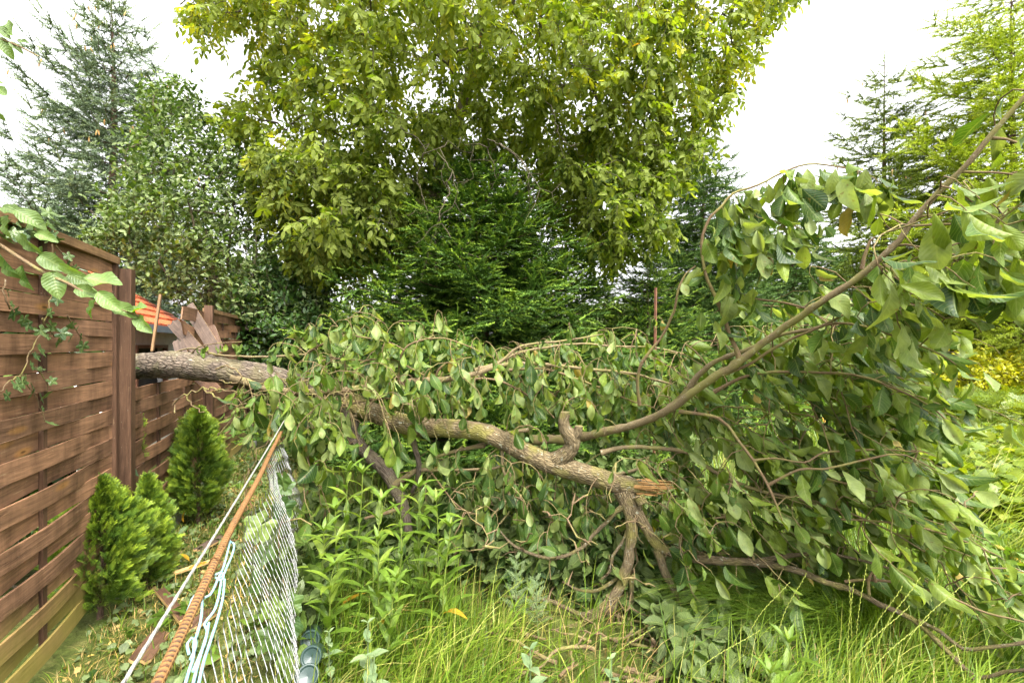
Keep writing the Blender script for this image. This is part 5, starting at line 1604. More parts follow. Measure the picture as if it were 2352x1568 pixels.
def conifer(name, label, x, y, H, R, mat, whorls, per=6, tmpl=SHOOT, shoot=.13, droop=.25, lift=.15, power=.8, base=.04, lat_step=.14, vtip=.85, cones=0, sparse=0.0, r_tr=.11, latlen=.42, top_open=0.0, group=None, skew=None, vdn=.3, vup=.35, hang=.35):
    root = empty(name, (x, y, 0), label, 'tree', group)
    global rng
    rng = np.random.default_rng(len(label) * 77 + whorls)
    O = np.array((x, y, 0.))
    q = Acc()
    zz = np.linspace(-.15, H, 24)
    tw_ = np.stack((.03 * np.sin(zz * .7 + x), .03 * np.cos(zz * .9), zz), 1) + O
    tube(q, tw_, np.maximum(r_tr * (1 - zz / H), .008), 9, bump=.08, bscale=20)
    sub(q, 'trunk', M['bark_conifer'], root)
    br = Acc()
    Ps, Ds, Ns, Vs, Ss = [], [], [], [], []
    conept = []
    for k in range(whorls):
        t = (k + U(0, .5)) / whorls
        z = H * (base + (1 - base) * t * .985)
        nb = per if t < .85 else max(4, per - 1)
        a0 = U(0, 6.28)
        for b_ in range(nb):
            if rng.random() < sparse:
                continue
            az = a0 + b_ * 2 * math.pi / nb + U(-.25, .25)
            L = R * (1 - t) ** power * U(.72, 1.12) + .10 + .12 * (1 - t)
            if skew is not None:
                L *= 1 + skew[1] * max(0, math.cos(az - skew[0]))
            hd = np.array((math.cos(az), math.sin(az), 0))
            n = max(4, int(L / .12) + 2)
            s = np.linspace(0, 1, n)
            rise = (top_open * t - droop * (1 - .4 * t)) * s + (lift + droop * .55) * s ** 2.2
            pl = O + hd * (s * L)[:, None] + np.array((0, 0, z)) + np.array((0, 0, 1)) * (rise * L)[:, None]
            pl[1:] += rng.normal(size=(n - 1, 3)) * .012 * L
            tube(br, pl, np.linspace(.004 + .005 * L, .002, n), 5, cap=False)
            side = np.array((-hd[1], hd[0], 0))
            nl = max(2, int(L * .85 / lat_step))
            for j in range(nl):
                u_ = .10 + .90 * (j + U(0, .6)) / nl
                u_ = min(u_, .98)
                i = min(int(u_ * (n - 1)), n - 2)
                p_ = pl[i] + (pl[i + 1] - pl[i]) * (u_ * (n - 1) - i)
                tan = unit(pl[i + 1] - pl[i])
                for sg in (1, -1, 0):
                    ll = (latlen * L * (1 - u_ * .72) + shoot * .6) * U(.6, 1.1) * (.6 if sg == 0 else 1)
                    dl = unit(tan * .75 + side * (sg if sg else U(-.4, .4)) * U(.6, 1.0) + np.array((0, 0, U(-vdn, vup) if sg else (vup + .2 if rng.random() < .5 else -vdn - .25))))
                    m = max(1, int(ll / (shoot * .5)))
                    cross = np.cross(dl, (0, 0, 1))
                    for c_ in range(m):
                        pp = p_ + dl * (ll * c_ / m) + np.array((0, 0, -.10 * droop * (c_ / m) ** 2))
                        Ps.append(pp)
                        Ds.append(dl + rng.normal(size=3) * .15)
                        Ss.append(shoot * 1.1)
                        Vs.append(.32 + .3 * c_ / m)
                        for s2 in (1, -1):
                            if c_ == 0 and s2 < 0:
                                continue
                            Ps.append(pp)
                            Ds.append(unit(dl * .65 + cross * s2 * U(.5, .95) + np.array((0, 0, U(-hang, .25)))))
                            Ss.append(shoot * U(.7, 1.0))
                            Vs.append(.28 + .3 * c_ / m)
                    Vs[-1] = vtip
                    Vs[-2 if len(Vs) > 1 else -1] = vtip
                    if cones and t > .45 and rng.random() < cones * .6 and u_ > .4:
                        conept.append(p_ + dl * ll * .6)
            Ps.append(pl[-1])
            Ds.append(unit(pl[-1] - pl[-2]))
            Ss.append(shoot * 1.2)
            Vs.append(vtip)
    for k in range(5):
        Ps.append(O + (0, 0, H - .02 - k * .09))
        Ds.append(np.array((.1 * math.cos(k * 2.4), .1 * math.sin(k * 2.4), 1)) if k == 0 else np.array((math.cos(k * 2.4), math.sin(k * 2.4), .8)))
        Ss.append(shoot * (1.4 if k == 0 else 1.1))
        Vs.append(vtip)
    N = len(Ps)
    cr_ = Acc()
    inst(cr_, tmpl, Ps, np.array(Ds), np.array((0, 0, 1)) + rng.normal(size=(N, 3)) * .25, np.array(Ss) * U(.8, 1.2, N), np.clip(np.array(Vs) + rng.normal(size=N) * .13, 0, 1), vgrad=.25)
    sub(br, 'branches', M['bark_conifer'], root)
    sub(cr_, 'crown', M[mat], root, smooth=False)
    if conept:
        q = Acc()
        zz = np.linspace(0, 1, 5)
        tube(q, np.stack((zz * .01, 0 * zz, -zz * .12), 1), np.array((.004, .012, .013, .010, .003)), 6, cap=False)
        first = None
        for c_ in conept[:60]:
            for k in range(rng.integers(1, 3)):
                if first is None:
                    o = first = q.build('cone', M['cone'], root)
                else:
                    o = first.copy()
                    C.objects.link(o)
                    o.parent = root
                o.location = tuple(c_ + rng.normal(size=3) * .04 - O)
                o.rotation_euler = (U(-.3, .3), U(-.3, .3), U(0, 6))
    return root


def cpos(px, Y, ptop):
    return (px - CX) / FPX * Y, Y, CAM_H - (ptop - HY) / FPX * Y


x, y, H = cpos(1112, 6.3, 345)
conifer('fir_tree', 'dense dark green fir standing under the walnut tree in the centre', x, y, H, 2.45, 'fir', 26, 9, SHOOTF, .18, .18, .16, .62, .02, .17, .9, r_tr=.09)
x, y, H = cpos(1490, 7.3, 580)
conifer('fir_tree', 'small young fir between the central fir and the dark spruce, behind the rusty post', x, y, H, 1.35, 'fir', 17, 8, SHOOTF, .14, .12, .2, .75, .02, .17, .95, r_tr=.05)
x, y, H = cpos(1375, 7.6, 640)
conifer('fir_tree', 'low young fir squeezed just right of the central fir', x, y, H, 1.4, 'fir', 15, 8, SHOOTF, .14, .15, .2, .75, .02, .17, .9, r_tr=.05)
x, y, H = cpos(1612, 9.5, 318)
conifer('spruce_tree', 'dark green spruce right of the walnut tree with a narrow top', x, y, H, 2.1, 'spruce_dark', 28, 8, SHOOT, .17, .3, .2, .62, .03, .19, .8, r_tr=.12)
x, y, H = cpos(1815, 10.5, 470)
conifer('spruce_tree', 'dark blue-green spruce behind the tall arching plum branch', x, y, H, 2.1, 'spruce_dark', 22, 8, SHOOT, .18, .3, .2, .7, .03, .2, .75, r_tr=.11)
x, y, H = cpos(2030, 11.0, 142)
conifer('spruce_tree', 'slim sparse spruce hung with brown cones, second from the right edge', x, y, H, 2.5, 'spruce_mid', 18, 7, SHOOT, .19, .28, .26, .6, .04, .20, .8, cones=.12, sparse=.14, r_tr=.12)
x, y, H = cpos(2325, 9.6, -90)
conifer('spruce_tree', 'tall light yellow-green spruce at the right edge', x, y, H, 2.7, 'spruce_light', 18, 7, SHOOT, .19, .26, .26, .5, .10, .19, .85, sparse=.08, r_tr=.13, skew=(math.pi, .25))
x, y, H = cpos(258, 9.2, -25)
conifer('blue_spruce', 'tall blue-grey spruce with brown cones near its top, left behind the fence', x, y, H, 2.45, 'spruce_blue', 19, 7, SHOOT, .20, .30, .36, .68, .10, .17, .8, cones=.09, sparse=.03, r_tr=.17, top_open=.45, vdn=.45, vup=.2, hang=.75)
x, y, H = cpos(843, 17.0, 640)
conifer('spruce_tree', 'tiny distant spruce in the sky gap left of the central fir', x, y, H, 1.0, 'spruce_dark', 14, 6, SHOOT, .2, .2, .2, .7, .04, .3, .8, r_tr=.07)

# far trees that close the view behind the garden
for (name, label, px, ptop, Y, wpx, mat) in (
        ('far_tree', 'dark broad tree far behind, between the slim spruce and the light spruce', 2140, 560, 16, 180, 'darkleaf'),
        ('far_tree', 'dark leafy tree far behind at the right edge above the yellow hedge', 2330, 600, 15, 160, 'darkleaf'),
        ('far_tree', 'dull green tree far behind the two dark spruces', 1700, 600, 17, 190, 'darkleaf'),
        ('far_tree', 'green tree far behind the young firs right of the centre', 1400, 690, 18, 150, 'pear'),
        ('far_tree', 'leafy tree far off behind the pear tree and the fence end', 620, 560, 15, 190, 'pear'),
        ('far_tree', 'leafy tree far behind the shed and the blue spruce', 120, 470, 15, 200, 'darkleaf'),
        ('far_tree', 'light green bushy tree far off in the gap left of the central fir', 900, 700, 20, 130, 'lime')):
    poly = [(px - wpx, 800), (px - wpx * .95, ptop + (800 - ptop) * .5), (px - wpx * .5, ptop + (800 - ptop) * .14), (px, ptop), (px + wpx * .5, ptop + (800 - ptop) * .1), (px + wpx * .95, ptop + (800 - ptop) * .5), (px + wpx, 800)]
    leaftree(name, label, 'tree', trunk_to(px, ptop + (800 - ptop) * .45, Y, .16, .07), poly, Y, 1.8, 22, 300, 12, SMALL_T, .24, mat, 'bark_tree', per=7, spread=.8, group='trees far behind the garden', twig_r=.008)

# ------------------------------------------------------------------ thuja bushes by the fence
FROND = []
for k in range(4):
    r_ = np.random.default_rng(k + 40)
    V, F = [], []

    def spr(b_, d_, L, w_):
        d_ = np.array(d_, float)
        d_ /= np.linalg.norm(d_)
        p_ = np.array((-d_[1], d_[0], 0))
        i = len(V)
        V.extend([b_ - p_ * w_ * .6, b_ + p_ * w_ * .6, b_ + d_ * L * .6 + p_ * w_, b_ + d_ * L * .6 - p_ * w_, b_ + d_ * L])
        F.extend([(i, i + 1, i + 2), (i, i + 2, i + 3), (i + 3, i + 2, i + 4)])
    spr(np.array((0., 0, 0)), (1, 0, 0), 1.0, .020)
    for j in range(6):
        u_ = .1 + .14 * j
        for sg in (1, -1):
            L = .48 * (1 - .55 * u_) * r_.uniform(.75, 1.15)
            z = r_.normal() * .05
            b_ = np.array((u_, 0, 0))
            spr(b_, (.8, sg * .75, z), L, .021)
            spr(b_ + np.array((.8, sg * .75, 0)) / 1.1 * L * .45, (1, sg * .15, z * 2), L * .5, .018)
    V = np.array(V)
    V[:, 2] += -.18 * V[:, 0] ** 2
    FROND.append((V, np.array(F), V[:, :2].copy()))


def thuja(label, px, ptop, pbot, wpx, Y, n, size, seedv, pk=.35, pw=1.7):
    b_ = P(px, pbot, Y)
    top = P(px, ptop, Y)
    g_ = float(gz(b_[0], b_[1]))
    z0, z1 = max(b_[2], g_ + .02), top[2]
    R = wpx / 2 / FPX * Y
    root = empty('thuja_bush', (b_[0], b_[1], g_), label, 'bush', 'thuja bushes along the fence')
    q = Acc()
    tube(q, np.array([(b_[0], b_[1], g_ - .03), (b_[0] + .01, b_[1], (z0 + z1) / 2), (b_[0], b_[1], z1 - .05)]), [.016, .01, .004], 7)
    for k in range(14):
        t = .08 + .8 * k / 14
        a_ = k * 2.4
        c_ = np.array((b_[0], b_[1], z0 + (z1 - z0) * t))
        tube(q, np.array([c_, c_ + np.array((math.cos(a_) * R * .6 * (1 - t), math.sin(a_) * R * .6 * (1 - t), .1))]), [.006, .002], 4, cap=False)
    sub(q, 'stem', M['bark_conifer'], root)
    t = rng.random(n) ** .9
    az = U(0, 2 * np.pi, n)
    lob = 1 + .38 * np.sin(az * 3 + seedv) * np.sin(t * 8 + seedv * 2) + .16 * np.sin(az * 5 + t * 17) + .10 * np.sin(az * 8 - t * 23)
    prof = np.where(t < pk, .68 + .32 * t / pk, np.maximum(1 - (np.maximum(t - pk, 0) / (1 - pk)) ** pw, 0.03)) * lob
    rr = R * prof * np.sqrt(U(.3, 1, n))
    pos = np.stack((b_[0] + rr * np.cos(az), b_[1] + rr * np.sin(az), z0 + (z1 - z0) * t), 1)
    out_ = np.stack((np.cos(az), np.sin(az), .55 + .9 * t), 1) + rng.normal(size=(n, 3)) * .3
    f = Acc()
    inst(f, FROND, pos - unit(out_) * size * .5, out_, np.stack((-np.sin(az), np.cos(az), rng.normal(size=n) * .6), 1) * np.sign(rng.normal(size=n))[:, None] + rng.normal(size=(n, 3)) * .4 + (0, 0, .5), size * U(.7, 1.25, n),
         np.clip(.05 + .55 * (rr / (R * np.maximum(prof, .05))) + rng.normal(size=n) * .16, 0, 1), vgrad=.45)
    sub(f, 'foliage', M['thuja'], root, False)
    return root


thuja('bright green thuja bush, nearest and widest, in front of the first fence post', 230, 1102, 1378, 184, 2.50, 4600, .064, 1.0, .42, 2.0)
thuja('darker green thuja bush just behind the first fence post', 340, 1094, 1330, 112, 2.80, 2300, .062, 2.3, .35, 1.3)
thuja('tall egg-shaped thuja bush farthest along the second fence panel', 455, 940, 1172, 102, 3.75, 3000, .075, 3.9, .38, 2.4)
thuja('tiny thuja tuft sticking out between fence boards above the second bush', 316, 998, 1050, 36, 3.1, 70, .07, .5)
thuja('small thuja tuft higher up beside the first fence post', 312, 948, 990, 30, 3.1, 50, .06, .9)

rng = np.random.default_rng(23)
# ------------------------------------------------------------------ grasses and ground cover (uncountable)
def blades(name, n, sample, hgt, wid, mat, lean=(0, 0), bend=.5, label=None, vfun=None, arch=1.0, ns=4, seeds=0):
    xy = sample(n)
    n = len(xy)
    base = np.column_stack((xy, gz(xy[:, 0], xy[:, 1]) - .01))
    h = hgt * U(.45, 1.25, n)
    az = U(0, 2 * np.pi, n)
    d_ = np.stack((np.cos(az), np.sin(az)), 1) * (U(.2, 1, n) * bend)[:, None] + np.asarray(lean)
    wv = wid * U(.6, 1.3, n)
    side = np.stack((-d_[:, 1], d_[:, 0]), 1)
    side /= np.maximum(np.linalg.norm(side, axis=1, keepdims=True), 1e-6)
    t = np.linspace(0, 1, ns)
    rows = []
    for u_ in t:
        c = base + np.column_stack((d_ * (h * u_ ** 1.7)[:, None], h * (u_ - .42 * arch * np.clip(np.linalg.norm(d_, axis=1), 0, 1.3) * u_ ** 2.4)))
        wu = wv * (1 - u_ ** 2 * .95)
        rows.append(c - np.column_stack((side, np.zeros(n))) * wu[:, None] / 2)
        rows.append(c + np.column_stack((side, np.zeros(n))) * wu[:, None] / 2)
    V = np.stack(rows, 1)
    m = 2 * ns
    F = np.array([(2 * i, 2 * i + 1, 2 * i + 3, 2 * i + 2) for i in range(ns - 1)])
    f = (F[None] + (np.arange(n) * m)[:, None, None]).reshape(-1, 4)
    uv = np.tile(np.stack((np.repeat(t, 2), np.tile((-1, 1), ns)), 1), (n, 1))
    val = U(0, 1, n) ** 1.1 if vfun is None else vfun(n, xy)
    a_ = Acc()
    a_.add(V.reshape(-1, 3), f, uv, np.repeat(np.clip(val, 0, 1), m))
    if name:
        return tag(a_.build(name, M[mat]), label, kind='stuff')
    return a_


def pxsample(poly, Ymin=.9, Ymax=14, dens_pow=1.0):
    """Ground points whose picture position falls in poly; evenly spread over the picture."""
    poly = np.asarray(poly, float)
    lo, hi = poly.min(0), poly.max(0)

    def f(n):
        out = []
        tot = 0
        while tot < n:
            px, py = U(lo[0], hi[0], n * 2), U(lo[1], hi[1], n * 2)
            k = inpoly(poly, px, py)
            px, py = px[k], py[k]
            Y = CAM_H * FPX / (py - HY)
            X = (px - CX) / FPX * Y
            out.append(np.stack((X, Y), 1))
            tot += len(X)
        return np.vstack(out)[:n]
    return f


def area(x0, x1, y0, y1, cond=None):
    def f(n):
        x, y = U(x0, x1, n * 2), U(y0, y1, n * 2)
        k = np.ones(len(x), bool) if cond is None else cond(x, y)
        return np.stack((x[k], y[k]), 1)[:n]
    return f


right_of_mesh = lambda x, y: x > -.16 - .42 * y
left_strip = lambda x, y: (x < -.26 - .42 * y) & (x > -1.20 - .415 * y)
patch = lambda x, y: (np.sin(x * 3.1 + 1.3) * np.cos(y * 2.3 + .4) + .5 * np.sin(x * 6.7 - y * 5.1)) * .22

treezone = np.array([(1000, 1150), (1500, 1120), (1700, 1290), (1780, 1400), (1680, 1560), (1720, 2400), (1180, 2400), (1200, 1470), (1050, 1400), (960, 1300)], float)


def notree(x, y, keep=.15):
    px, py = x / y * FPX + CX, HY + CAM_H / y * FPX
    return ~inpoly(treezone, px, py) | (rng.random(len(x)) < keep)


def nt_(f, keep=.22):
    def g_(n):
        p_ = f(int(n * 1.3))
        return p_[notree(p_[:, 0], p_[:, 1], keep)]
    return g_


vg = lambda n, xy: .42 + patch(xy[:, 0], xy[:, 1]) + rng.normal(size=n) * .24
blades('grass', 22000, area(-1.3, 3.4, .75, 3.6, lambda x, y: right_of_mesh(x, y) & notree(x, y)), .19, .0058, 'grass', (.10, -.05), .55, vfun=vg)
blades('long_grass', 8000, nt_(pxsample([(760, 1430), (1000, 1380), (1240, 1300), (1420, 1440), (1500, 1500), (1700, 1480), (1760, 1380), (2100, 1440), (2300, 1568), (2300, 2400), (500, 2400), (650, 1500)])), .36, .0052, 'grass', (.38, -.08), .55,
       vfun=lambda n, xy: .66 + .6 * patch(xy[:, 0], xy[:, 1]) + rng.normal(size=n) * .2, arch=1.2, ns=6)
blades('broad_grass', 2600, nt_(pxsample([(740, 1400), (900, 1330), (1060, 1250), (1260, 1330), (1330, 1480), (1500, 1530), (1800, 1480), (2150, 1450), (2300, 1700), (2300, 2300), (500, 2300), (700, 1500)])), .32, .0105, 'grass', (.32, -.1), .7, vfun=lambda n, xy: .5 + .5 * patch(xy[:, 0], xy[:, 1]) + rng.normal(size=n) * .22, arch=1.3, ns=7)
blades('straw_grass', 1500, pxsample([(740, 1430), (1240, 1320), (1500, 1500), (2100, 1440), (2300, 2300), (500, 2300)]), .3, .004, 'straw', (.4, -.1), .8, arch=1.3, ns=5)
blades('matted_grass', 3200, pxsample([(1680, 1330), (1950, 1350), (2100, 1440), (2000, 1540), (1750, 1500), (1640, 1420)]), .5, .0042, 'grass', (-.75, -.12), .4, vfun=lambda n, xy: .4 + rng.normal(size=n) * .22, arch=1.4, ns=6)
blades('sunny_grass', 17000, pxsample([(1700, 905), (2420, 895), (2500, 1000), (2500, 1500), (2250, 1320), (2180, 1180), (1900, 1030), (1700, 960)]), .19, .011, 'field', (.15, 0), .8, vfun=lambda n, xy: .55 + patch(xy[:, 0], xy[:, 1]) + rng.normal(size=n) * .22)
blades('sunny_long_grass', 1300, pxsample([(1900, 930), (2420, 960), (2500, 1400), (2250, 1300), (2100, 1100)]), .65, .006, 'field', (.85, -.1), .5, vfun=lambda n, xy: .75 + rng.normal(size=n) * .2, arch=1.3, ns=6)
blades('meadow_grass', 16000, area(-6, 8, 3.4, 12, lambda x, y: right_of_mesh(x, y)), .30, .012, 'grass', (.05, 0), .6, vfun=vg)
blades('dry_grass', 9000, area(-3.6, -.4, .9, 6.5, left_strip), .09, .0035, 'straw', (.1, 0), 1.3, vfun=lambda n, xy: .45 + 1.2 * patch(xy[:, 0], xy[:, 1]) + rng.normal(size=n) * .25)
blades('short_grass', 6500, area(-3.6, -.4, .9, 6.5, left_strip), .10, .005, 'grass', (.05, 0), .7, vfun=lambda n, xy: .45 + rng.normal(size=n) * .25)

# small broad-leaved ground cover on the strip by the fence
def cover(name, pts, size, mat, temps, zr=(.01, .07), lay=.5, vm=.5):
    pts = np.asarray(pts)
    n = len(pts)
    z = gz(pts[:, 0], pts[:, 1]) + U(zr[0], zr[1], n)
    d_ = rng.normal(size=(n, 3)) * (1, 1, lay)
    a_ = Acc()
    inst(a_, temps, np.column_stack((pts, z)), d_, np.array((0, 0, 1)) + rng.normal(size=(n, 3)) * .45, size * U(.5, 1.3, n), np.clip(rng.normal(vm, .28, n), 0, 1))
    return tag(a_.build(name, M[mat]), kind='stuff')


ROUND_T = [leaf_template(ovate(.42, .5), R4, 2, c_, .2, 0, .3, .02) for c_ in (.2, .4)]


def clumped(sample, nclump, per_, sig):
    c_ = sample(nclump)
    p_ = np.repeat(c_, per_, 0) + rng.normal(size=(len(c_) * per_, 2)) * sig
    return p_


ls = area(-3.6, -.35, .95, 6.0, left_strip)
pts = clumped(ls, 420, 9, .045)
cover('small_weeds', pts[left_strip(pts[:, 0], pts[:, 1])], .042, 'vine', ROUND_T, (.01, .06), .4, .55)
pts = clumped(ls, 60, 8, .05)
cover('broad_weeds', pts[left_strip(pts[:, 0], pts[:, 1])], .09, 'weed', [LANCE_T[0], SMALL_T[0]], (.02, .08), .5, .35)
# dead leaf and wood crumbs
pts = ls(900)
cover('dry_leaf_litter', pts, .035, 'straw', ROUND_T, (.0, .02), .15, .6)
# dark fallen leaves and low plants under the fallen crown
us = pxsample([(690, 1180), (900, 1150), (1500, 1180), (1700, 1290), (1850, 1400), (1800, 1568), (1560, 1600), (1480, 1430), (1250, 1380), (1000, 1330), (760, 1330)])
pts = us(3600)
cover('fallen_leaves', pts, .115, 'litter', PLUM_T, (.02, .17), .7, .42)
us2 = pxsample([(1560, 1360), (1700, 1330), (1900, 1480), (1850, 1620), (1540, 1620)])
cover('fallen_leaf_heap', us2(650), .11, 'litter', PLUM_T, (.02, .12), .6, .55)
pts = pxsample([(1000, 1180), (1420, 1180), (1440, 1390), (1180, 1400), (1000, 1320)])(1300)
cover('shaded_leaves', pts, .11, 'litter', PLUM_T, (.03, .30), .9, .3)
pts = pxsample([(1540, 1270), (1700, 1290), (1900, 1350), (1880, 1430), (1600, 1400)])(700)
cover('shaded_leaf_litter', pts, .11, 'litter', PLUM_T, (.03, .14), .8, .4)
us3 = pxsample([(1000, 1040), (1600, 1020), (1600, 1180), (960, 1180)])
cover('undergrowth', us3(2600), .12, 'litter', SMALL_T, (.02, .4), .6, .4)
us4 = pxsample([(620, 1180), (720, 1150), (760, 1330), (740, 1568), (650, 1568), (610, 1400)])
p4 = us4(420)
cover('low_vine_leaves', p4[right_of_mesh(p4[:, 0], p4[:, 1])], .11, 'litter', SMALL_T, (.05, .35), .6, .5)
# garden beds on the right
def ferny(name, poly, n, hgt, mat, size):
    xy = pxsample(poly)(n)
    a_ = Acc()
    base = np.column_stack((xy, gz(xy[:, 0], xy[:, 1])))
    z = U(.25, 1, n) * hgt
    inst(a_, FROND, base + np.column_stack((rng.normal(size=(n, 2)) * .05, z)), rng.normal(size=(n, 3)) * (1, 1, .5) + (.4, 0, .5), np.array((0, -.2, 1)) + rng.normal(size=(n, 3)) * .4, size * U(.6, 1.3, n), np.clip(rng.normal(.5, .28, n), 0, 1))
    st = np.stack((base[::6], base[::6] + np.array((.02, 0, hgt * .6))), 1)
    for s_ in st[:260]:
        tube(a_, s_, .004, 3, val=.7, cap=False)
    return tag(a_.build(name, M[mat], None, False), kind='stuff')


ferny('feathery_herb_bed', [(2080, 950), (2200, 925), (2460, 930), (2460, 1010), (2250, 1010), (2100, 990)], 2600, .55, 'lime', .28)
def leafbed(name, poly, n, h, mat, size, temps=SMALL_T, vm=.5):
    xy = pxsample(poly)(n)
    return cover(name, xy, size, mat, temps, (.03, h), .6, vm)


leafbed('vegetable_bed', [(1690, 930), (1880, 925), (1960, 990), (1700, 1000)], 1800, .4, 'weed', .16)
leafbed('sorrel_patch', [(1700, 905), (2420, 895), (2500, 1000), (2500, 1500), (2250, 1320), (2180, 1180), (1900, 1030)], 3200, .16, 'weed', .11, SMALL_T, .55)
leafbed('clover_patch', [(1960, 960), (2352, 1000), (2420, 1250), (2250, 1240), (2100, 1080)], 3000, .3, 'lime', .12, ROUND_T, .45)


# ------------------------------------------------------------------ hedge on the right
def hedge():
    poly = [(2050, 905), (2090, 855), (2180, 820), (2240, 808), (2330, 815), (2420, 812), (2470, 830), (2470, 930), (2050, 930)]
    leaftree('golden_hedge', 'bright yellow clipped hedge in the garden on the right', 'hedge', [(9.2, 8.6, -.1, .05), (9.2, 8.6, .4, .04), (9.2, 8.6, .7, .03)], poly, 8.6, .7, 30, 620, 12, SMALL_T, .10, 'yellow', 'bark_tree', per=3, spread=.6, down=-.3, vmean=.5, vvar=.28)


hedge()


# ------------------------------------------------------------------ individual plants
def lance_plant(label, px, ptop, Y, lean, n=15, size=.15):
    top = P(px, ptop, Y)
    bx, by = top[0] - lean[0], top[1] - lean[1]
    g_ = float(gz(bx, by))
    root = empty('tall_weed', (bx, by, g_), label, 'weed', 'tall lance-leaved weeds by the mesh')
    pl = smoothline([(bx, by, g_), (bx + lean[0] * .3, by + lean[1] * .3, g_ + (top[2] - g_) * .5), tuple(top)], .03)
    pl += np.sin(np.linspace(0, 9, len(pl)))[:, None] * rng.normal(size=3) * .006
    q = Acc()
    tube(q, pl, np.linspace(.0055, .0022, len(pl)), 6)
    sub(q, 'stem', M['stemgreen'], root)
    f = Acc()
    m = len(pl)
    k = np.arange(n)
    u_ = .18 + .80 * (k / n)
    i = np.clip((u_ * (m - 1)).astype(int), 0, m - 1)
    az = k * 2.4 + U(0, 1, n)
    el = U(.55, 1.7, n)
    d_ = np.stack((np.cos(az), np.sin(az), el), 1)
    v = np.clip(.45 + .35 * u_ + rng.normal(size=n) * .12, 0, .9)
    v[:3] = np.where(rng.random(3) < .1, 1.0, v[:3])
    inst(f, LANCE_T, pl[i], d_, np.array((0, 0, 1)) - d_ * .3, size * (1.15 - .45 * u_) * U(.8, 1.15, n), v)
    # top rosette
    az = np.arange(6) * 2.4 + U(0, 3)
    d_ = np.stack((np.cos(az), np.sin(az), np.linspace(.9, 3.0, 6)), 1)
    inst(f, LANCE_T, np.repeat(pl[-1:], 6, 0), d_, np.array((0, 0, 1)) - d_ * .3, size * np.linspace(.7, .4, 6) * U(.8, 1.1, 6), np.linspace(.55, .85, 6))
    sub(f, 'leaves', M['weed'], root)


TW = [(742, 1222, 2.05, 'tall yellow-green weed standing alone nearest to the mesh'), (800, 1082, 2.35, 'tall yellow-green weed reaching highest left of the dark trunk leg'), (832, 1090, 2.3, 'tall yellow-green weed close beside the highest one, on its right'),
      (772, 1172, 2.2, 'yellow-green weed with an orange lower leaf left of the highest weeds'), (876, 1150, 2.3, 'yellow-green weed in front of the foot of the dark trunk leg'), (926, 1128, 2.35, 'yellow-green weed with a broad top right of the dark trunk leg'),
      (962, 1120, 2.4, 'yellow-green weed just right of the broad-topped weed'), (1002, 1150, 2.3, 'outermost tall weed on the right of the group, leaning right'), (868, 1240, 2.05, 'shorter weed in the middle of the group in front'),
      (1034, 1212, 2.2, 'short weed at the right end of the group'), (912, 1330, 1.9, 'low young weed in the grass in front of the tall weeds'), (770, 1300, 1.95, 'low weed with yellowing leaves near the mesh')]
for px, pt, Y, lb in TW:
    lance_plant(lb, px, pt, Y, (U(-.03, .05), U(-.04, .04)), int(U(13, 22)), U(.13, .18))
lance_plant('bright green upright weed at the bottom, among the fallen leaves right of the legs', 1808, 1478, 1.62, (.01, 0), 12, .14)
lance_plant('bright green weed at the bottom edge, left of the upright one', 1770, 1545, 1.55, (-.02, 0), 9, .13)


def mint(label, px, ptop, Y, npair, size, tilt=(0, 0)):
    top = P(px, ptop, Y)
    g_ = float(gz(top[0], top[1]))
    root = empty('woolly_mint', (top[0] - tilt[0], top[1], g_), label, 'herb', 'grey-green mint plants in the foreground')
    pl = smoothline([(top[0] - tilt[0], top[1], g_), (top[0] - tilt[0] * .6, top[1], (g_ + top[2]) / 2), tuple(top)], .02)
    q = Acc()
    tube(q, pl, np.linspace(.004, .0025, len(pl)), 6)
    sub(q, 'stem', M['mint'], root)
    f = Acc()
    for k in range(npair):
        u_ = 1 - .13 * k * (1 if k < 4 else 1.1)
        if u_ < .1:
            break
        i = int(u_ * (len(pl) - 1))
        az = k * 1.571 + .5 + U(-.2, .2)
        s = size * min(1, .38 + .22 * k)
        for sg in (1, -1):
            d_ = np.array((math.cos(az) * sg, math.sin(az) * sg, max(.15, 1.1 - .34 * k)))
            inst(f, MINT_T, pl[i][None], d_[None], (np.array((0, 0, 1)) - d_ * .3)[None], s * U(.9, 1.1), U(.2, 1, 1))
    sub(f, 'leaves', M['mint'], root)


mint('grey-green mint plant with the tallest stem, left of the mown grass patch at the bottom', 845, 1430, 1.62, 7, .085)
mint('grey-green mint plant at the bottom edge below the middle', 1218, 1492, 1.5, 6, .095)
mint('small grey-green mint sprig at the bottom below the broken legs', 1404, 1512, 1.52, 5, .075)
mint('grey-green mint sprig low beside the tallest mint, on its left', 756, 1452, 1.75, 6, .07)
mint('grey-green mint stem between the tallest mint and the mesh, at the bottom edge', 860, 1505, 1.5, 6, .08, (.02, 0))

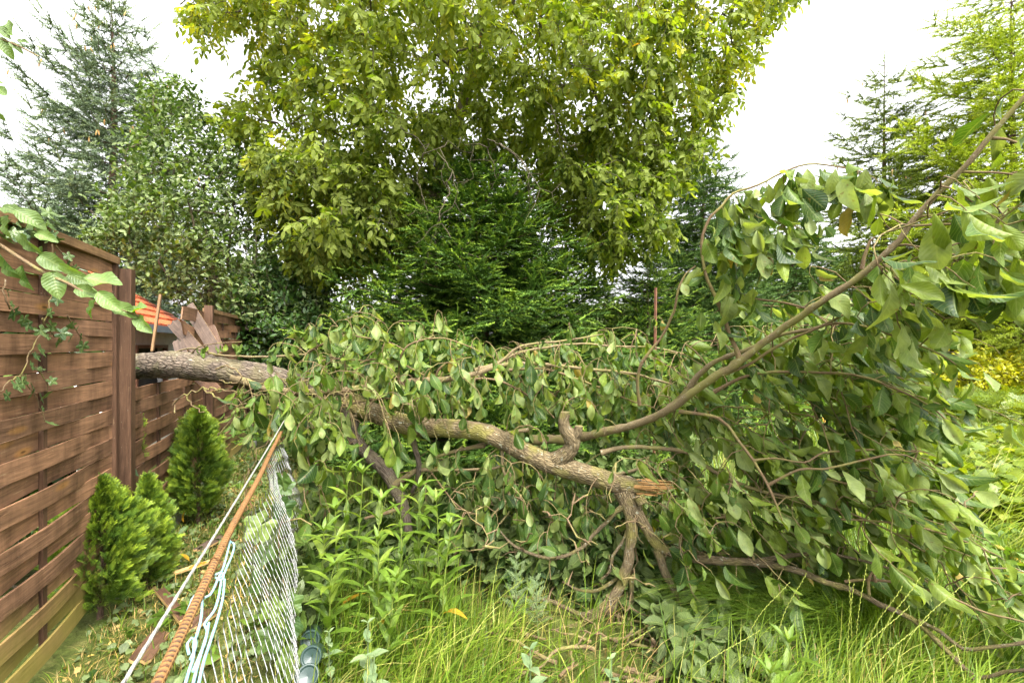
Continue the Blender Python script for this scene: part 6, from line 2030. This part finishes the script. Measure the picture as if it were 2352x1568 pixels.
# seeding grass stalks
SEEDS = [(1300, 1330, 2.1, .06), (1315, 1345, 2.05, .02), (1950, 1320, 1.75, -.02), (1960, 1345, 1.7, .02), (1850, 1320, 1.8, .14), (1810, 1340, 1.85, .22), (2085, 1395, 1.6, .30), (2110, 1330, 1.6, .20), (2070, 1350, 1.62, .16), (2235, 1320, 1.55, .33), (1990, 1300, 1.72, .05), (2130, 1420, 1.55, .30),
         (1200, 1330, 2.1, .22), (1090, 1300, 2.15, .3), (1350, 1400, 1.85, .08), (1500, 1440, 1.8, .28), (1740, 1450, 1.7, .34), (900, 1400, 1.75, .2), (1020, 1430, 1.7, .34), (1110, 1440, 1.68, .38)]
for k, (px, pt, Y, ln) in enumerate(SEEDS):
    top = P(px, pt, Y)
    bx = top[0] - ln
    g_ = float(gz(bx, Y))
    q = Acc()
    pl = smoothline([(bx, Y, g_), (bx + ln * .35, Y + U(-.02, .02), g_ + (top[2] - g_) * .62), tuple(top)], .012)
    tube(q, pl, np.linspace(.0013, .0008, len(pl)), 4, val=.9)
    i0 = int(len(pl) * .55)
    seg = pl[i0:]
    n = len(seg)
    tan = unit(np.gradient(seg, axis=0))
    sd = unit(np.cross(tan, (0, 1, .2)))
    sg = np.where(np.arange(n) % 2 == 0, 1, -1)[:, None]
    inst(q, [leaf_template(ovate(.13, .45), R4, 2, .1, .5)], seg, tan + sd * sg * .22, np.array((0, -1, .2)), .012, .93)
    o = q.build('grass_stalk', M['grass'], None, True, loc=(bx, Y, g_))
    tag(o, 'thin pale grass stalk with an alternating seed ear rising from the long grass', 'grass stalk', 'seeding grass stalks')

# feathery wild carrot stalks
for k, (px, pt, Y, lb) in enumerate(((1185, 1280, 2.25, 'feathery grey-green herb stalk in front of the shaded leaves, taller of two'), (1232, 1330, 2.2, 'feathery grey-green herb stalk, shorter, just right of the taller one'))):
    top = P(px, pt, Y)
    g_ = float(gz(top[0], Y))
    root = empty('feathery_herb', (top[0], Y, g_), lb, 'herb', 'feathery herbs')
    q = Acc()
    tube(q, np.array([(top[0] + .01, Y, g_), (top[0], Y, (g_ + top[2]) / 2), tuple(top)]), [.003, .0025, .0015], 5)
    sub(q, 'stem', M['mint'], root)
    q = Acc()
    n = 26
    z = np.linspace(.25, 1, n)
    az = np.arange(n) * 2.4
    inst(q, FROND, np.column_stack((np.full(n, top[0]), np.full(n, Y), g_ + (top[2] - g_) * z)), np.stack((np.cos(az), np.sin(az), np.full(n, .9)), 1), (0, 0, 1), .085 * (1.2 - .7 * z), U(.3, 1, n))
    sub(q, 'leaves', M['mint'], root, False)

# vine climbing at the mesh
vine = empty('grape_vine', P(690, 1500, 2.1) * (1, 1, 0), 'wild grape vine with broad lobed leaves growing through the mesh edge', 'vine')
q = Acc()
for ln in ([(700, 1568), (680, 1450), (650, 1330), (640, 1230), (655, 1180)], [(680, 1440), (640, 1420), (610, 1350), (620, 1300)], [(650, 1200), (690, 1190), (716, 1205)]):
    tube(q, smoothline([P(x, y, 2.0) for x, y in ln], .03), .003, 5)
sub(q, 'stem', M['twig'], vine)
q = Acc()
vl = [(622, 1185, 1.85, .115), (640, 1150, 2.0, .10), (602, 1318, 1.8, .10), (655, 1372, 1.8, .085), (618, 1376, 1.75, .09), (632, 1290, 1.95, .1), (660, 1260, 2.0, .11), (688, 1400, 1.85, .10), (700, 1300, 2.0, .1), (640, 1440, 1.85, .11), (682, 1480, 1.8, .12), (668, 1100, 2.2, .10), (672, 1420, 1.8, .08), (706, 1250, 2.1, .1), (645, 1085, 2.15, .09), (632, 1420, 1.9, .08), (612, 1250, 1.95, .09)]
pos = np.array([P(a_, b_, Y) for a_, b_, Y, s in vl])
n = len(vl)
VINE_L.put(q, pos, np.array((.1, -.15, -1)) + rng.normal(size=(n, 3)) * .45, np.array((.1, -1, .5)) + rng.normal(size=(n, 3)) * .3, np.array([v[3] for v in vl]))
d_ = rng.normal(size=(60, 3))
xy = np.stack((U(612, 720, 60), U(1150, 1540, 60)), 1)
pp = np.array([P(a_, b_, U(1.95, 2.3)) for a_, b_ in xy])
hangd = np.array((.1, -.1, -1)) + rng.normal(size=(60, 3)) * .35
inst(q, PLUM_T, pp, hangd, np.array((0, -1, .3)) + rng.normal(size=(60, 3)) * .6, .10 * U(.7, 1.2, 60))
sub(q, 'leaves', M['vine'], vine)

# ivy over the near fence panel
ivy = empty('ivy', P(60, 560, 1.72) * (1, 1, 0) + (0, 0, 1.7), 'thin ivy trails hanging down the near fence panel', 'ivy')
q, f = Acc(), Acc()


def fp(px, py, off=.05):
    """Point on the near fence panel plane under a picture position."""
    k = (px - CX) / FPX
    n_ = FN
    o_ = FO + FN * (PO + off)
    ray = np.array((k, 1.0, -(py - HY) / FPX))
    t_ = ((o_ - np.array((0, 0, CAM_H))) @ n_) / (ray @ n_)
    return np.array((0, 0, CAM_H)) + ray * t_


for ln in ([(118, 560), (120, 640), (112, 700), (96, 760), (76, 800), (58, 840), (52, 870), (62, 880), (84, 915), (96, 940), (102, 965)], [(10, 640), (14, 690), (40, 720), (74, 750)], [(100, 735), (126, 770), (160, 768)], [(56, 862), (20, 878), (0, 900)],
           [(72, 835), (92, 850), (108, 880), (112, 900)], [(155, 725), (172, 752), (190, 783)], [(130, 560), (148, 590), (172, 610)]):
    pl = smoothline([fp(x, y, U(.035, .06)) for x, y in ln], .02)
    pl += rng.normal(size=pl.shape) * .003
    tube(q, pl, np.linspace(.0032, .0018, len(pl)), 5)
    m = max(3, int(len(pl) * .42))
    i = np.linspace(2, len(pl) - 1, m).astype(int)
    IVY_L.put(f, pl[i] + FN * .015, np.array((.1, -.1, -.8)) + rng.normal(size=(m, 3)) * .5, FN + rng.normal(size=(m, 3)) * .35, .042 * U(.6, 1.35, m))
m = 40
pp = np.array([fp(U(0, 130), 495 + U(0, 50), U(.0, .06)) for _ in range(m)])
IVY_L.put(f, pp, rng.normal(size=(m, 3)), np.array((.5, -.4, .8)) + rng.normal(size=(m, 3)) * .4, .05 * U(.7, 1.3, m))
sub(q, 'stem', M['twig'], ivy)
sub(f, 'leaves', M['ivy'], ivy)

# leafy apple twigs reaching in from the left, close to the camera
def near_branch(name, label, line, leaves_, r0):
    pl = smoothline([P(*l_) for l_ in line], .012)
    root = empty(name, pl[0], label, 'branch')
    q = Acc()
    tube(q, pl, np.linspace(r0, r0 * .45, len(pl)), 7)
    sub(q, 'twig', M['twig'], root)
    f = Acc()
    for (px, py, Y, ang, s, vv) in leaves_:
        a_ = math.radians(ang)
        d_ = np.array((math.cos(a_), U(-.3, .3), -math.sin(a_)))
        tip = P(px, py, Y)
        s *= .74
        inst(f, APPLE_T, (tip - unit(d_) * s * .5)[None], d_[None], np.array((U(-.7, .7), -1, U(-.2, 1.3)))[None], s, [vv], wscale=U(.7, 1.05))
    sub(f, 'leaves', M['apple'], root)


APPLE_T = [leaf_template(ovate(.31, .45), R9, 4, c_, f_, w_, .2, .014) for c_, f_, w_ in ((.35, .4, .28), (.15, .6, .3), (.5, .3, .25), (-.1, .5, .3))]
near_branch('apple_branch', 'leafy apple branch reaching in from the left edge in front of the fence', [(-120, 500, .95), (-30, 545, .93), (50, 595, .92), (105, 628, .91), (165, 655, .9), (215, 685, .9), (270, 708, .9), (320, 725, .9)],
            [(25, 480, .93, 10, .075, .3), (70, 500, .92, 30, .08, .5), (20, 612, .9, 70, .09, .2), (60, 640, .92, 80, .075, .4), (108, 545, .92, 20, .06, .9), (118, 602, .9, 30, .08, .35), (128, 655, .9, 70, .08, .5), (205, 672, .9, 20, .075, .35),
             (240, 650, .9, 15, .095, .95), (255, 695, .88, 40, .085, .9), (285, 715, .9, 35, .085, .3), (318, 712, .9, -5, .06, .95), (330, 745, .9, 45, .07, .9), (205, 710, .92, 120, .06, .8), (155, 620, .9, 40, .05, .7), (0, 560, .92, 60, .08, .4), (10, 520, .94, 100, .07, .3), (-30, 590, .95, 80, .09, .3), (85, 520, .94, -20, .06, .6), (60, 560, .92, 60, .07, .2), (180, 640, .93, 20, .07, .2), (100, 590, .95, 100, .06, .2)], .0045)
near_branch('apple_branch', 'short leafy apple twig against the sky at the upper left edge', [(-90, 40, .95), (-30, 75, .94), (15, 95, .93), (50, 110, .93), (90, 131, .93)],
            [(28, 66, .93, -110, .055, .85), (12, 108, .93, 60, .06, .85), (36, 106, .93, 30, .035, .2), (55, 98, .93, 10, .03, .3), (15, 78, .93, -130, .05, .3)], .003)
near_branch('apple_branch', 'lone apple leaf tip at the left edge halfway up the sky', [(-90, 180, .95), (-50, 200, .94), (-15, 206, .93)], [(8, 214, .93, 35, .055, .9), (-6, 262, .93, 60, .04, .3), (-20, 190, .93, -20, .05, .5)], .003)
